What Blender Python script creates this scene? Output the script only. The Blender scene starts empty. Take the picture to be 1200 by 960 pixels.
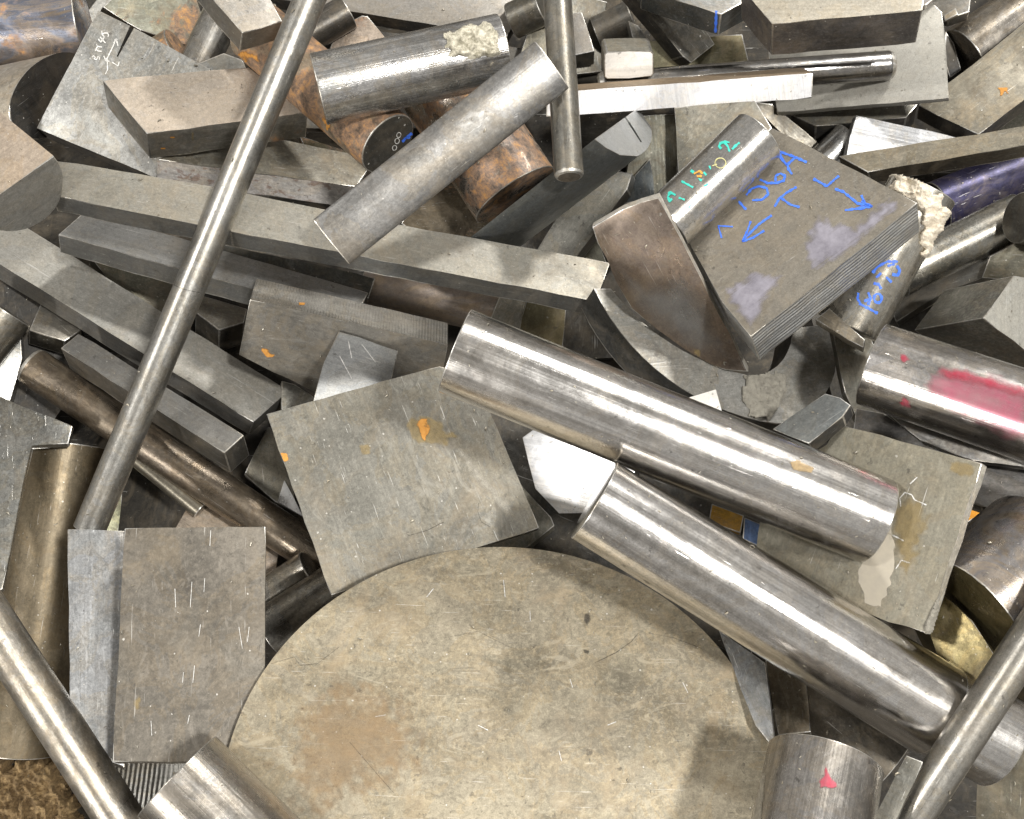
import bpy, bmesh, math, random
import numpy as np
from mathutils import Vector, Matrix, noise as mnoise
from mathutils.bvhtree import BVHTree

random.seed(11)
scene = bpy.context.scene
COL = scene.collection

# ------------------------------------------------------------------ camera
F = 1300.0                 # focal length in photo pixels (photo 1200 x 960)
PITCH = math.radians(18)   # the camera looks down at the heap, tipped a little forward
CAM = Matrix.Translation((0, -0.42, 1.52)) @ Matrix.Rotation(PITCH, 4, 'X')
cd = bpy.data.cameras.new('camera'); cam = bpy.data.objects.new('camera', cd)
COL.objects.link(cam); cam.matrix_world = CAM
cd.sensor_fit = 'HORIZONTAL'; cd.sensor_width = 36; cd.lens = 36 * F / 1200.0
cd.clip_start = 0.02; cd.clip_end = 60
scene.camera = cam

# ------------------------------------------------------------------ hall light
scene.view_settings.view_transform = 'Standard'
scene.view_settings.look = 'None'
scene.view_settings.gamma = 1
scene.view_settings.exposure = 0.08
scene.cycles.max_bounces = 6
scene.cycles.diffuse_bounces = 3
scene.cycles.glossy_bounces = 4
scene.cycles.transparent_max_bounces = 12
scene.cycles.sample_clamp_indirect = 6
scene.cycles.use_denoising = True

w = bpy.data.worlds.new('World'); scene.world = w; w.use_nodes = True
nt = w.node_tree; N = nt.nodes; L = nt.links
bg = N['Background']
tc = N.new('ShaderNodeTexCoord')
mp = N.new('ShaderNodeMapping'); mp.inputs['Scale'].default_value = (1.0, 3.2, 1.2)
mp.inputs['Rotation'].default_value = (0.2, 0.1, 0.55)
nz = N.new('ShaderNodeTexNoise'); nz.inputs['Scale'].default_value = 1.7; nz.inputs['Detail'].default_value = 3
rp = N.new('ShaderNodeValToRGB')
rp.color_ramp.elements[0].position = .36; rp.color_ramp.elements[0].color = (.34, .31, .27, 1)
rp.color_ramp.elements[1].position = .66; rp.color_ramp.elements[1].color = (.86, .84, .80, 1)
L.new(tc.outputs['Generated'], mp.inputs[0]); L.new(mp.outputs[0], nz.inputs[0])
L.new(nz.outputs[0], rp.inputs[0]); L.new(rp.outputs[0], bg.inputs['Color'])
bg.inputs['Strength'].default_value = 0.78

def lamp(name, d, dist, size, power, col):
    """a hall lamp in the direction d (camera frame: x right, y up the picture, z towards the viewer)"""
    ld = bpy.data.lights.new(name, 'AREA'); ld.shape = 'DISK'; ld.size = size
    ld.energy = power; ld.color = col
    o = bpy.data.objects.new(name, ld); COL.objects.link(o)
    tgt = CAM @ Vector((0, 0, -1.3))
    dv = (CAM.to_3x3() @ Vector(d)).normalized()
    o.location = tgt + dv * dist
    o.rotation_euler = (-dv).to_track_quat('-Z', 'Y').to_euler()
lamp('high_bay_lamp', (0.36, 0.13, 0.92), 5.2, 0.42, 235, (1, .975, .93))
lamp('high_bay_lamp', (0.42, 0.80, 0.44), 5.0, 0.42, 165, (1, .97, .92))
lamp('high_bay_lamp', (-0.50, -0.48, 0.72), 5.0, 0.40, 130, (1, .97, .93))
lamp('high_bay_lamp', (-0.60, 0.30, 0.74), 5.0, 0.45, 80, (1, .97, .93))

# ------------------------------------------------------------------ materials
def ramp(nt, src, a, b, ca=(0, 0, 0, 1), cb=(1, 1, 1, 1)):
    r = nt.nodes.new('ShaderNodeValToRGB')
    r.color_ramp.elements[0].position = a; r.color_ramp.elements[1].position = b
    r.color_ramp.elements[0].color = ca; r.color_ramp.elements[1].color = cb
    nt.links.new(src, r.inputs[0]); return r.outputs[0]
def mix(nt, f, a, b, mode='MIX'):
    m = nt.nodes.new('ShaderNodeMix'); m.data_type = 'RGBA'; m.blend_type = mode
    for s, v in ((m.inputs[0], f), (m.inputs[6], a), (m.inputs[7], b)):
        if hasattr(v, 'links'): nt.links.new(v, s)
        elif isinstance(v, (int, float)): s.default_value = v
        else: s.default_value = (*v[:3], 1)
    return m.outputs[2]
def mth(nt, op, a, b=0.0, clamp=False):
    m = nt.nodes.new('ShaderNodeMath'); m.operation = op; m.use_clamp = clamp
    for s, v in ((m.inputs[0], a), (m.inputs[1], b)):
        if hasattr(v, 'links'): nt.links.new(v, s)
        else: s.default_value = v
    return m.outputs[0]
def ntex(nt, vec, scale, detail=6, rough=.6, stretch=None, rot=None, off=None, dist=0):
    if stretch or rot or off:
        m = nt.nodes.new('ShaderNodeMapping')
        if stretch: m.inputs['Scale'].default_value = stretch
        if rot: m.inputs['Rotation'].default_value = rot
        if off: m.inputs['Location'].default_value = off
        nt.links.new(vec, m.inputs[0]); vec = m.outputs[0]
    n = nt.nodes.new('ShaderNodeTexNoise'); n.inputs['Scale'].default_value = scale
    n.inputs['Detail'].default_value = detail; n.inputs['Roughness'].default_value = rough
    n.inputs['Distortion'].default_value = dist
    nt.links.new(vec, n.inputs[0]); return n.outputs[0]

def metal(base, rough=.42, metallic=.75, mottle=.35, stain=(.16, .13, .09), st=.35, rust=0.0, brush=.25,
          scratch=.35, fleck=.3, tan=.15, bumpy=.3, ridges=0.0, ridge_dir='X', specks=0.0, oil=0.0):
    m = bpy.data.materials.new('metal'); m.use_nodes = True
    if metallic < .93 and max(base) < .8: base = tuple(x*.73 for x in base)
    nt = m.node_tree; b = nt.nodes['Principled BSDF']
    tc = nt.nodes.new('ShaderNodeTexCoord'); mp = nt.nodes.new('ShaderNodeMapping')
    mp.inputs['Location'].default_value = [random.uniform(-9, 9) for _ in range(3)]
    k_ = random.uniform(.75, 1.5); mp.inputs['Scale'].default_value = (k_, k_, k_)
    nt.links.new(tc.outputs['Object'], mp.inputs[0]); v = mp.outputs[0]
    big = ntex(nt, v, 7, 5, .62, dist=.6)
    mid = ntex(nt, v, 34, 7, .68, dist=.5)
    fine = ntex(nt, v, 190, 5, .7)
    # brushing runs along local X
    br = ntex(nt, v, 26, 5, .65, stretch=(.10, 9, 9))
    brf = ntex(nt, v, 60, 3, .6, stretch=(.06, 14, 14))
    dk = tuple(c * (1 - min(.7, mottle*1.35)) for c in base); lt = tuple(min(.95, c * (1 + mottle * .75)) for c in base)
    c = mix(nt, ramp(nt, big, .34, .66), dk, lt)
    c = mix(nt, mth(nt, 'MULTIPLY', ramp(nt, mid, .42, .62), .55 * min(1, mottle * 2)), c, tuple(x * .62 for x in base))
    c = mix(nt, mth(nt, 'MULTIPLY', ramp(nt, fine, .46, .66), .40), c, tuple(min(.9, x*1.3) for x in lt))
    f2 = ntex(nt, v, 110, 6, .75, off=(5, 5, 5), dist=.8)
    c = mix(nt, mth(nt, 'MULTIPLY', ramp(nt, f2, .50, .66), .25+.9*mottle), c, tuple(x*.42 for x in base))
    grain = ntex(nt, v, 620, 3, .7)
    c = mix(nt, .38, c, mix(nt, ramp(nt, grain, .3, .7), (.25, .25, .25), (.78, .78, .78)), 'OVERLAY')
    if brush: c = mix(nt, mth(nt, 'MULTIPLY', ramp(nt, br, .42, .62), brush), c, tuple(x * .5 for x in base))
    # cool and warm tarnish, dried residue, dark smears
    wc = ntex(nt, v, 11, 7, .66, off=(7, 2, 3), dist=1.4)
    c = mix(nt, mth(nt, 'MULTIPLY', ramp(nt, wc, .52, .60), min(.5, mottle*1.5)), c, mix(nt, 1.0, c, (.88, .98, 1.12), 'MULTIPLY'))
    c = mix(nt, mth(nt, 'MULTIPLY', ramp(nt, wc, .49, .40), min(.55, mottle*2)), c, mix(nt, 1.0, c, (1.07, .98, .84), 'MULTIPLY'))
    dr = ramp(nt, ntex(nt, v, 24, 8, .74, stretch=(.6, 1.3, 1), rot=(0, 0, random.uniform(0, 3)), off=(2, 2, 6), dist=2.2), .56, .63)
    c = mix(nt, mth(nt, 'MULTIPLY', dr, min(.42, mottle*1.3)), c, tuple(min(.85, x*1.45+.03) for x in base))
    ds = ramp(nt, ntex(nt, v, 17, 9, .78, stretch=(.5, 1.5, 1), rot=(0, 0, random.uniform(0, 3)), off=(9, 1, 6), dist=1.8), .57, .64)
    c = mix(nt, mth(nt, 'MULTIPLY', ds, min(.6, mottle*1.8)), c, tuple(x*.40 for x in base))
    # brownish handling stains
    sm = mth(nt, 'MULTIPLY', ramp(nt, ntex(nt, v, 13, 8, .72, off=(3, 1, 7), dist=1.2), .50, .64), st)
    c = mix(nt, sm, c, stain)
    tn = mth(nt, 'MULTIPLY', ramp(nt, ntex(nt, v, 9, 7, .7, off=(8, 4, 2), dist=.8), .52, .68), tan)
    c = mix(nt, tn, c, (.37, .29, .185))
    if oil:
        hs = ntex(nt, v, 6, 4, .6, stretch=(1, 3, 3), off=(1, 2, 3), dist=1.5)
        r = nt.nodes.new('ShaderNodeValToRGB'); e = r.color_ramp.elements
        e[0].position = .3; e[0].color = (.30, .22, .14, 1); e[1].position = .72; e[1].color = (.42, .30, .16, 1)
        for p, k in ((.42, (.28, .32, .42)), (.5, (.5, .42, .36)), (.6, (.20, .24, .34))):
            q = e.new(p); q.color = (*k, 1)
        nt.links.new(hs, r.inputs[0]); c = mix(nt, oil, c, r.outputs[0])
    # fine directional scratches, two families
    sc1 = ramp(nt, ntex(nt, v, 95, 3, .55, stretch=(.16, 5, 5), rot=(0, 0, random.uniform(-1.5, 1.5)), off=(2, 9, 1), dist=.25), .695, .73)
    sc2 = ramp(nt, ntex(nt, v, 150, 3, .55, stretch=(.22, 4, 4), rot=(0, 0, random.uniform(.7, 2.2)), off=(5, 2, 4), dist=.4), .70, .74)
    sc = mth(nt, 'MULTIPLY', mth(nt, 'ADD', sc1, sc2, True), scratch)
    c = mix(nt, sc, c, (.72, .71, .68))
    # tiny bright flecks (nicks, swarf dust)
    vo = nt.nodes.new('ShaderNodeTexVoronoi'); vo.inputs['Scale'].default_value = 120
    vo.inputs['Randomness'].default_value = 1
    nt.links.new(v, vo.inputs['Vector'])
    sep = nt.nodes.new('ShaderNodeSeparateColor'); nt.links.new(vo.outputs['Color'], sep.inputs[0])
    fl = mth(nt, 'MULTIPLY', mth(nt, 'LESS_THAN', mth(nt, 'ADD', vo.outputs['Distance'], mth(nt, 'MULTIPLY', mth(nt, 'SUBTRACT', fine, .5), .5)), .11), mth(nt, 'GREATER_THAN', sep.outputs[0], .86))
    fl = mth(nt, 'MULTIPLY', fl, fleck)
    c = mix(nt, fl, c, (.75, .73, .68))
    # dark pits
    pit = mth(nt, 'MULTIPLY', ramp(nt, ntex(nt, v, 85, 4, .6, off=(6, 6, 1)), .66, .72), .55)
    c = mix(nt, pit, c, (.05, .045, .04))
    if specks:
        s2 = mth(nt, 'MULTIPLY', ramp(nt, ntex(nt, v, 60, 5, .65, off=(4, 4, 9), dist=.4), .54, .60), specks)
        c = mix(nt, s2, c, (.17, .085, .05))
    rmask = None
    if rust:
        t = .60 - .28 * rust
        rmask = ramp(nt, ntex(nt, v, 11, 9, .72, off=(1, 8, 5), dist=.5), t, t + .07)
        rr = nt.nodes.new('ShaderNodeValToRGB'); e = rr.color_ramp.elements
        e[0].position = .40; e[0].color = (.05, .032, .022, 1); e[1].position = .64; e[1].color = (.55, .27, .07, 1)
        q = e.new(.51); q.color = (.24, .145, .09, 1)
        rn = ntex(nt, v, 48, 10, .82, off=(3, 7, 7), dist=.25)
        nt.links.new(rn, rr.inputs[0]); c = mix(nt, mth(nt, 'MULTIPLY', rmask, .86), c, rr.outputs[0])
    nt.links.new(c, b.inputs['Base Color'])
    ro = mth(nt, 'ADD', mth(nt, 'MULTIPLY', mid, .30), rough - .15)
    ro = mth(nt, 'ADD', ro, mth(nt, 'MULTIPLY', sm, .3))
    if brush: ro = mth(nt, 'ADD', ro, mth(nt, 'MULTIPLY', mth(nt, 'SUBTRACT', brf, .5), brush * .5))
    if rmask is not None: ro = mth(nt, 'ADD', ro, mth(nt, 'MULTIPLY', rmask, .22))
    ro = mth(nt, 'MAXIMUM', ro, .12)
    nt.links.new(ro, b.inputs['Roughness'])
    me = mth(nt, 'SUBTRACT', metallic, mth(nt, 'MULTIPLY', sm, .5), True)
    if rmask is not None: me = mth(nt, 'SUBTRACT', me, mth(nt, 'MULTIPLY', rmask, .75), True)
    nt.links.new(me, b.inputs['Metallic'])
    h = mth(nt, 'ADD', mth(nt, 'MULTIPLY', mid, .5), mth(nt, 'MULTIPLY', fine, .25))
    h = mth(nt, 'ADD', h, mth(nt, 'MULTIPLY', brf, brush * .8))
    h = mth(nt, 'SUBTRACT', h, mth(nt, 'MULTIPLY', sc, .35))
    bp = nt.nodes.new('ShaderNodeBump'); bp.inputs['Strength'].default_value = bumpy
    bp.inputs['Distance'].default_value = .0012
    nt.links.new(h, bp.inputs['Height'])
    if ridges:
        wv = nt.nodes.new('ShaderNodeTexWave'); wv.bands_direction = ridge_dir
        wv.inputs['Scale'].default_value = ridges; wv.inputs['Distortion'].default_value = .5
        nt.links.new(tc.outputs['Object'], wv.inputs[0])
        b2 = nt.nodes.new('ShaderNodeBump'); b2.inputs['Strength'].default_value = .85
        b2.inputs['Distance'].default_value = .001
        nt.links.new(wv.outputs['Fac'], b2.inputs['Height']); nt.links.new(bp.outputs[0], b2.inputs['Normal'])
        nt.links.new(b2.outputs[0], b.inputs['Normal'])
    else:
        nt.links.new(bp.outputs[0], b.inputs['Normal'])
    return m

def film_mat(name, col, rough=.5, metallic=0.0, thr=.35, soft=.25, scale=90, stretch=None, maxa=1.0, col2=None):
    """thin paint / stain with a ragged edge; 'edge' is 0 at the rim of the patch and 1 inside"""
    m = bpy.data.materials.new(name); m.use_nodes = True
    nt = m.node_tree; b = nt.nodes['Principled BSDF']
    tc = nt.nodes.new('ShaderNodeTexCoord'); v = tc.outputs['Object']
    at = nt.nodes.new('ShaderNodeAttribute'); at.attribute_name = 'edge'
    n = ntex(nt, v, scale, 6, .7, stretch=stretch)
    a = mth(nt, 'ADD', mth(nt, 'MULTIPLY', at.outputs['Fac'], .75), n)
    a = mth(nt, 'MULTIPLY', ramp(nt, mth(nt, 'MULTIPLY', a, .6), thr, min(.99, thr + soft)), maxa)
    nt.links.new(a, b.inputs['Alpha'])
    n2 = ntex(nt, v, scale * 1.7, 5, .7, off=(3, 3, 3))
    c2 = col2 or tuple(x * .6 for x in col)
    nt.links.new(mix(nt, ramp(nt, n2, .35, .65), col, c2), b.inputs['Base Color'])
    b.inputs['Roughness'].default_value = rough; b.inputs['Metallic'].default_value = metallic
    return m

def rough_mat(name, c1, c2, rough=.9, scale=70):
    m = bpy.data.materials.new(name); m.use_nodes = True
    nt = m.node_tree; b = nt.nodes['Principled BSDF']
    tc = nt.nodes.new('ShaderNodeTexCoord'); v = tc.outputs['Object']
    n = ntex(nt, v, scale, 8, .75, dist=.6)
    nt.links.new(mix(nt, ramp(nt, n, .38, .6), c1, c2), b.inputs['Base Color'])
    b.inputs['Roughness'].default_value = rough
    bp = nt.nodes.new('ShaderNodeBump'); bp.inputs['Strength'].default_value = .8
    bp.inputs['Distance'].default_value = .003
    nt.links.new(ntex(nt, v, scale * 2.5, 6, .8), bp.inputs['Height']); nt.links.new(bp.outputs[0], b.inputs['Normal'])
    return m

STEEL = (.40, .385, .36); DUST = (.36, .34, .31); BROWN = (.31, .26, .21); DARK = (.13, .125, .115)
BLUE = (.27, .29, .30); BRIGHT = (.62, .61, .59); ALU = (.88, .88, .87); CHROME = (.62, .605, .585)
OLIVE = (.22, .205, .15); TAN = (.46, .39, .30); PALE = (.52, .51, .47)
edge_m = metal((.78, .76, .71), rough=.38, metallic=.85, mottle=.5, st=.3, brush=0)
edge_m.name = 'worn_edge'

# ------------------------------------------------------------------ geometry in the camera frame
def ray(p): return np.array(((p[0] - 600.0) / F, -(p[1] - 480.0) / F, -1.0))
def arc3(p, q, r, n=10):
    """points of the circle arc p -> q -> r"""
    ax, ay = p; bx, by = q; cx, cy = r
    d = 2 * (ax * (by - cy) + bx * (cy - ay) + cx * (ay - by))
    ux = ((ax*ax+ay*ay)*(by-cy)+(bx*bx+by*by)*(cy-ay)+(cx*cx+cy*cy)*(ay-by))/d
    uy = ((ax*ax+ay*ay)*(cx-bx)+(bx*bx+by*by)*(ax-cx)+(cx*cx+cy*cy)*(bx-ax))/d
    R = math.hypot(ax-ux, ay-uy)
    a0, a1, a2 = (math.atan2(y-uy, x-ux) for x, y in ((ax, ay), (bx, by), (cx, cy)))
    while a1 < a0: a1 += 2*math.pi
    while a2 < a0: a2 += 2*math.pi
    if a1 > a2:
        a2 -= 2*math.pi
    return [(ux+R*math.cos(a0+(a2-a0)*i/n), uy+R*math.sin(a0+(a2-a0)*i/n)) for i in range(n+1)]
def ell(cx, cy, a, b, rot=0, n=48, a0=0, a1=360):
    out = []
    for i in range(n + (0 if a1 - a0 >= 360 else 1)):
        t = math.radians(a0 + (a1 - a0) * i / n); r = math.radians(rot)
        x, y = a * math.cos(t), b * math.sin(t)
        out.append((cx + x*math.cos(r) - y*math.sin(r), cy + x*math.sin(r) + y*math.cos(r)))
    return out

def slab_geo(poly, d, t, D):
    """prism: the face seen in the photo at distance D, extruded away by t px; d = picture offset of the hidden side"""
    c = np.mean(np.array(poly, float), axis=0)
    C = ray(c) * D; T = t * D / F
    r = ray((c[0] + d[0], c[1] + d[1])); rr = r @ r; rc = r @ C; disc = rc*rc - rr*(C @ C - T*T)
    k = (rc + math.sqrt(max(disc, 0))) / rr
    B = r * k; n = (C - B); n /= np.linalg.norm(n)
    top = []
    for p in poly:
        q = ray(p); s = (C @ n) / (q @ n)
        s = min(max(s, D * .6), D * 1.7)
        top.append(q * s)
    return top, n, T

def jitter(poly, amp):
    out = []
    n = len(poly)
    for i, p in enumerate(poly):
        q = poly[(i + 1) % n]; out.append(p)
        l = math.hypot(q[0]-p[0], q[1]-p[1])
        if l > 40 and amp > 0:
            k = int(l / 22)
            nx, ny = -(q[1]-p[1])/l, (q[0]-p[0])/l
            for j in range(1, k):
                e = random.gauss(0, amp)
                out.append((p[0]+(q[0]-p[0])*j/k+nx*e, p[1]+(q[1]-p[1])*j/k+ny*e))
    return out

# occupancy of the heap while it is being laid down, from the floor up (distance of the nearest surface)
RS = 4; GX0, GY0, GX1, GY1 = -120, -120, 1320, 1080
GW, GH = (GX1-GX0)//RS, (GY1-GY0)//RS
FLOORZ = 0.0
ys, xs = np.mgrid[0:GH, 0:GW]
px = GX0 + (xs+.5)*RS; py = GY0 + (ys+.5)*RS
Rw = np.array(CAM.to_3x3())
rz = Rw[2, 0]*(px-600)/F + Rw[2, 1]*(-(py-480)/F) - Rw[2, 2]
ZB = (FLOORZ - CAM.translation.z) / rz
FLOORD = ZB.copy()

def raster(V, Fc):
    """nearest distance image of a convex-ish triangle soup"""
    buf = np.full((GH, GW), np.inf)
    P = np.empty((len(V), 3))
    for i, v in enumerate(V):
        z = max(-v[2], .05)
        P[i] = (600 + F*v[0]/z, 480 - F*v[1]/z, z)
    for f in Fc:
        for k in range(1, len(f)-1):
            a, b, c = P[f[0]], P[f[k]], P[f[k+1]]
            x0 = int(max(0, (min(a[0], b[0], c[0])-GX0)//RS)); x1 = int(min(GW, (max(a[0], b[0], c[0])-GX0)//RS+2))
            y0 = int(max(0, (min(a[1], b[1], c[1])-GY0)//RS)); y1 = int(min(GH, (max(a[1], b[1], c[1])-GY0)//RS+2))
            if x0 >= x1 or y0 >= y1: continue
            X = px[y0:y1, x0:x1]; Y = py[y0:y1, x0:x1]
            den = (b[1]-c[1])*(a[0]-c[0])+(c[0]-b[0])*(a[1]-c[1])
            if abs(den) < 1e-6: continue
            l1 = ((b[1]-c[1])*(X-c[0])+(c[0]-b[0])*(Y-c[1]))/den
            l2 = ((c[1]-a[1])*(X-c[0])+(a[0]-c[0])*(Y-c[1]))/den
            l3 = 1-l1-l2
            m = (l1 >= 0) & (l2 >= 0) & (l3 >= 0)
            iz = l1/a[2]+l2/b[2]+l3/c[2]
            z = np.where(m, 1/np.maximum(iz, 1e-6), np.inf)
            sub = buf[y0:y1, x0:x1]; np.minimum(sub, z, out=sub)
    return buf

def settle(build, gap, lift=0.0):
    """find the distance at which the piece lies on what is already in the heap"""
    global ZB
    D = 1.5
    V, Fc, T = build(D)
    fr = raster(V, Fc); m = np.isfinite(fr)
    if not m.any(): m[0, 0] = True; fr[0, 0] = 1.5
    s = np.min((ZB[m] - gap) / fr[m])
    D = D * s - lift
    V, Fc, T = build(D)
    fr = raster(V, Fc); ZB = np.minimum(ZB, np.where(np.isfinite(fr), fr, np.inf))
    return D

LOG = []
def finish(name, bm, frame, mats, label=None, cat=None, group=None, parent=None, kind=None, flatcaps=False, part=None):
    """bm is in the camera frame; frame = local axes (camera frame 4x4)"""
    Wm = CAM @ frame
    inv = frame.inverted()
    bmesh.ops.recalc_face_normals(bm, faces=bm.faces)
    bm.transform(inv)
    me = bpy.data.meshes.new(name); bm.to_mesh(me); bm.free()
    for m in mats: me.materials.append(m)
    for p in me.polygons: p.use_smooth = not (flatcaps and (p.material_index == 1 or abs(p.normal.z) > .985))
    me.set_sharp_from_angle(angle=math.radians(28))
    o = bpy.data.objects.new(name, me); COL.objects.link(o)
    if parent is not None:
        o.parent = parent; o.matrix_parent_inverse = Matrix.Identity(4)
        o.matrix_local = parent.matrix_world.inverted() @ Wm
        if parent.parent is None: pass
    else:
        o.matrix_world = Wm
    if label: o['label'] = label
    if cat: o['category'] = cat
    if group: o['group'] = group
    if kind: o['kind'] = kind
    bpy.context.view_layer.update()
    if part:
        pn, idx = part
        b = bmesh.new(); b.from_mesh(me); b.faces.ensure_lookup_table()
        bmesh.ops.delete(b, geom=[f for f in b.faces if f.material_index != idx], context='FACES')
        m2 = bpy.data.meshes.new(pn); b.to_mesh(m2); b.free()
        for m in mats: m2.materials.append(m)
        m2.set_sharp_from_angle(angle=math.radians(28))
        b = bmesh.new(); b.from_mesh(me)
        bmesh.ops.delete(b, geom=[f for f in b.faces if f.material_index == idx], context='FACES')
        b.to_mesh(me); b.free()
        q = bpy.data.objects.new(pn, m2); COL.objects.link(q); q.parent = o; q['solid'] = 1
        bpy.context.view_layer.update()
    return o

def axes(origin, x, z):
    z = Vector(z).normalized(); x = Vector(x); x = (x - z*x.dot(z)).normalized(); y = z.cross(x)
    m = Matrix((x, y, z)).transposed().to_4x4(); m.translation = Vector(origin); return m

def slab(name, label, cat, poly, d, t, mat, gap=None, bev=1.35, jit=.35, side=None, group=None, lift=0, edge=True, xdir=None, part=None):
    if gap is None: gap = max(.004, min(.28*t, 11) * .001)
    P = jitter(poly, jit)
    def build(D):
        top, n, T = slab_geo(poly, d, t, D)
        bot = [p - n*T for p in top]; k = len(top)
        fs = [tuple(range(k)), tuple(range(2*k-1, k-1, -1))] + [(i, (i+1) % k, (i+1) % k+k, i+k) for i in range(k)]
        # bottoms are listed after tops
        return top+bot, fs, T
    D = settle(build, gap, lift)
    top0, n, T = slab_geo(poly, d, t, D)
    c0 = np.mean(np.array(top0), axis=0)
    top = []
    for p in P:
        q = ray(p); s = (c0 @ n)/(q @ n); s = min(max(s, D*.6), D*1.7); top.append(q*s)
    bm = bmesh.new()
    tv = [bm.verts.new(Vector(p)) for p in top]; bv = [bm.verts.new(Vector(p-n*T)) for p in top]
    k = len(top)
    ft = bm.faces.new(tv); fb = bm.faces.new(bv[::-1]); sides = []
    for i in range(k):
        sides.append(bm.faces.new((tv[i], bv[i], bv[(i+1) % k], tv[(i+1) % k])))
    mats = [mat]
    mats.append(edge_m if edge else mat)
    if side is not None:
        mats.append(side); fb.material_index = 2
        for f in sides: f.material_index = 2
    if bev:
        w = bev * D / F
        es = [e for e in bm.edges if (e in ft.edges or e in fb.edges)]
        if len(poly) <= 8:
            # upright corners too
            S = {tuple(round(c, 6) for c in p) for p in top0}
            for i in range(k):
                if tuple(round(c, 6) for c in top[i]) in S:
                    e = bm.edges.get((tv[i], bv[i]))
                    if e: es.append(e)
        try:
            r = bmesh.ops.bevel(bm, geom=es, offset=w, segments=2, profile=.6, affect='EDGES', material=1, clamp_overlap=True)
        except Exception as ex: print('bevel', name, ex)
    # local x along the longest side (or the given picture direction)
    pts = np.array(top0)
    if xdir is not None:
        q = ray((np.mean([p[0] for p in poly])+xdir[0], np.mean([p[1] for p in poly])+xdir[1]))
        x = q*((c0 @ n)/(q @ n)) - c0
    else:
        ln = [np.linalg.norm(pts[(i+1) % len(pts)]-pts[i]) for i in range(len(pts))]; i = int(np.argmax(ln))
        x = pts[(i+1) % len(pts)]-pts[i]
    fr = axes(c0 - n*T, x, n)
    LOG.append((round(D, 3), name, label))
    return finish(name, bm, fr, mats, label, cat, group, flatcaps=True, part=part)

def cyl(name, label, cat, pa, pb, w, mat, tilt=0, cap=None, gap=None, flat=1.0, chamfer=1.2, group=None, lift=0, seg=72, wb=None, part=None):
    """round bar: pa, pb = picture points of the axis ends, w = picture width; tilt > 0 brings end b towards the viewer"""
    if gap is None: gap = max(.004, min(.15*w*flat, 14)*.001)
    L_px = math.hypot(pb[0]-pa[0], pb[1]-pa[1])
    wb = wb or w
    def ends(D):
        k = math.tan(math.radians(tilt)) * L_px / F / 2
        A = Vector(ray(pa)*D*(1+k)); B = Vector(ray(pb)*D*(1-k))
        return A, B, w/2*D/F, wb/2*D/F
    def rings(D, chf, sg):
        A, B, ra, rb = ends(D)
        x = (B-A).normalized(); M = (A+B)/2
        v = (-M).normalized(); z = (v - x*v.dot(x)).normalized(); y = z.cross(x)
        L = (B-A).length
        c = chf * D / F
        st = [(0, -c), (c*.3, -c*.3), (c, 0), (c*1.5, 0), (c*2.5, 0), (L-c*2.5, 0), (L-c*1.5, 0), (L-c, 0), (L-c*.3, -c*.3), (L, -c)] if chf else [(0, 0), (L, 0)]
        R = []
        for s, dr in st:
            rad = ra+(rb-ra)*s/L+dr
            R.append([A + x*s + y*(math.cos(a)*rad) + z*(math.sin(a)*rad*flat)
                      for a in (2*math.pi*i/sg for i in range(sg))])
        return R, x, z, M, ra
    def build(D):
        R, x, z, M, ra = rings(D, 0, 24)
        V = [np.array(p) for r in R for p in r]; k = 24
        fs = [(i, (i+1) % k, (i+1) % k+k, i+k) for i in range(k)] + [tuple(range(k)), tuple(range(k, 2*k))]
        return V, fs, 0
    D = settle(build, gap, lift)
    R, x, z, M, ra = rings(D, chamfer, seg)
    bm = bmesh.new(); VV = [[bm.verts.new(p) for p in r] for r in R]; nr = len(VV)
    for j in range(nr-1):
        for i in range(seg):
            f = bm.faces.new((VV[j][i], VV[j][(i+1) % seg], VV[j+1][(i+1) % seg], VV[j+1][i]))
            if j in (0, 1, nr-2, nr-3) and nr > 2: f.material_index = 1
    f = bm.faces.new(VV[0]); f.material_index = 0 if part else 2
    f = bm.faces.new(VV[-1][::-1]); f.material_index = 2
    fr = axes(M, x, z)
    LOG.append((round(D, 3), name, label))
    return finish(name, bm, fr, [mat, edge_m, cap or mat], label, cat, group, part=part)

def bvh_of(o):
    me = o.data; M = CAM.inverted() @ o.matrix_world
    V = [M @ v.co for v in me.vertices]; Fs = [tuple(p.vertices) for p in me.polygons]
    for c in o.children:
        if c.get('solid'):
            n = len(V); V += [M @ v.co for v in c.data.vertices]; Fs += [tuple(i+n for i in p.vertices) for p in c.data.polygons]
    return BVHTree.FromPolygons(V, Fs)
def hit(b, p):
    q = Vector(ray(p)).normalized(); h = b.ray_cast(Vector((0, 0, 0)), q)
    return (h[0], h[1]) if h[0] is not None else (None, None)
def inside(p, poly):
    x, y = p; r = False; n = len(poly)
    for i in range(n):
        x0, y0 = poly[i]; x1, y1 = poly[(i+1) % n]
        if (y0 > y) != (y1 > y) and x < (x1-x0)*(y-y0)/(y1-y0)+x0: r = not r
    return r
def dist_edge(p, poly):
    b = 1e9; n = len(poly); P = Vector(p)
    for i in range(n):
        A = Vector(poly[i]); Bv = Vector(poly[(i+1) % n]); d = Bv-A
        t = max(0, min(1, (P-A).dot(d)/max(d.length_squared, 1e-9))); b = min(b, (P-(A+d*t)).length)
    return b

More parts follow.
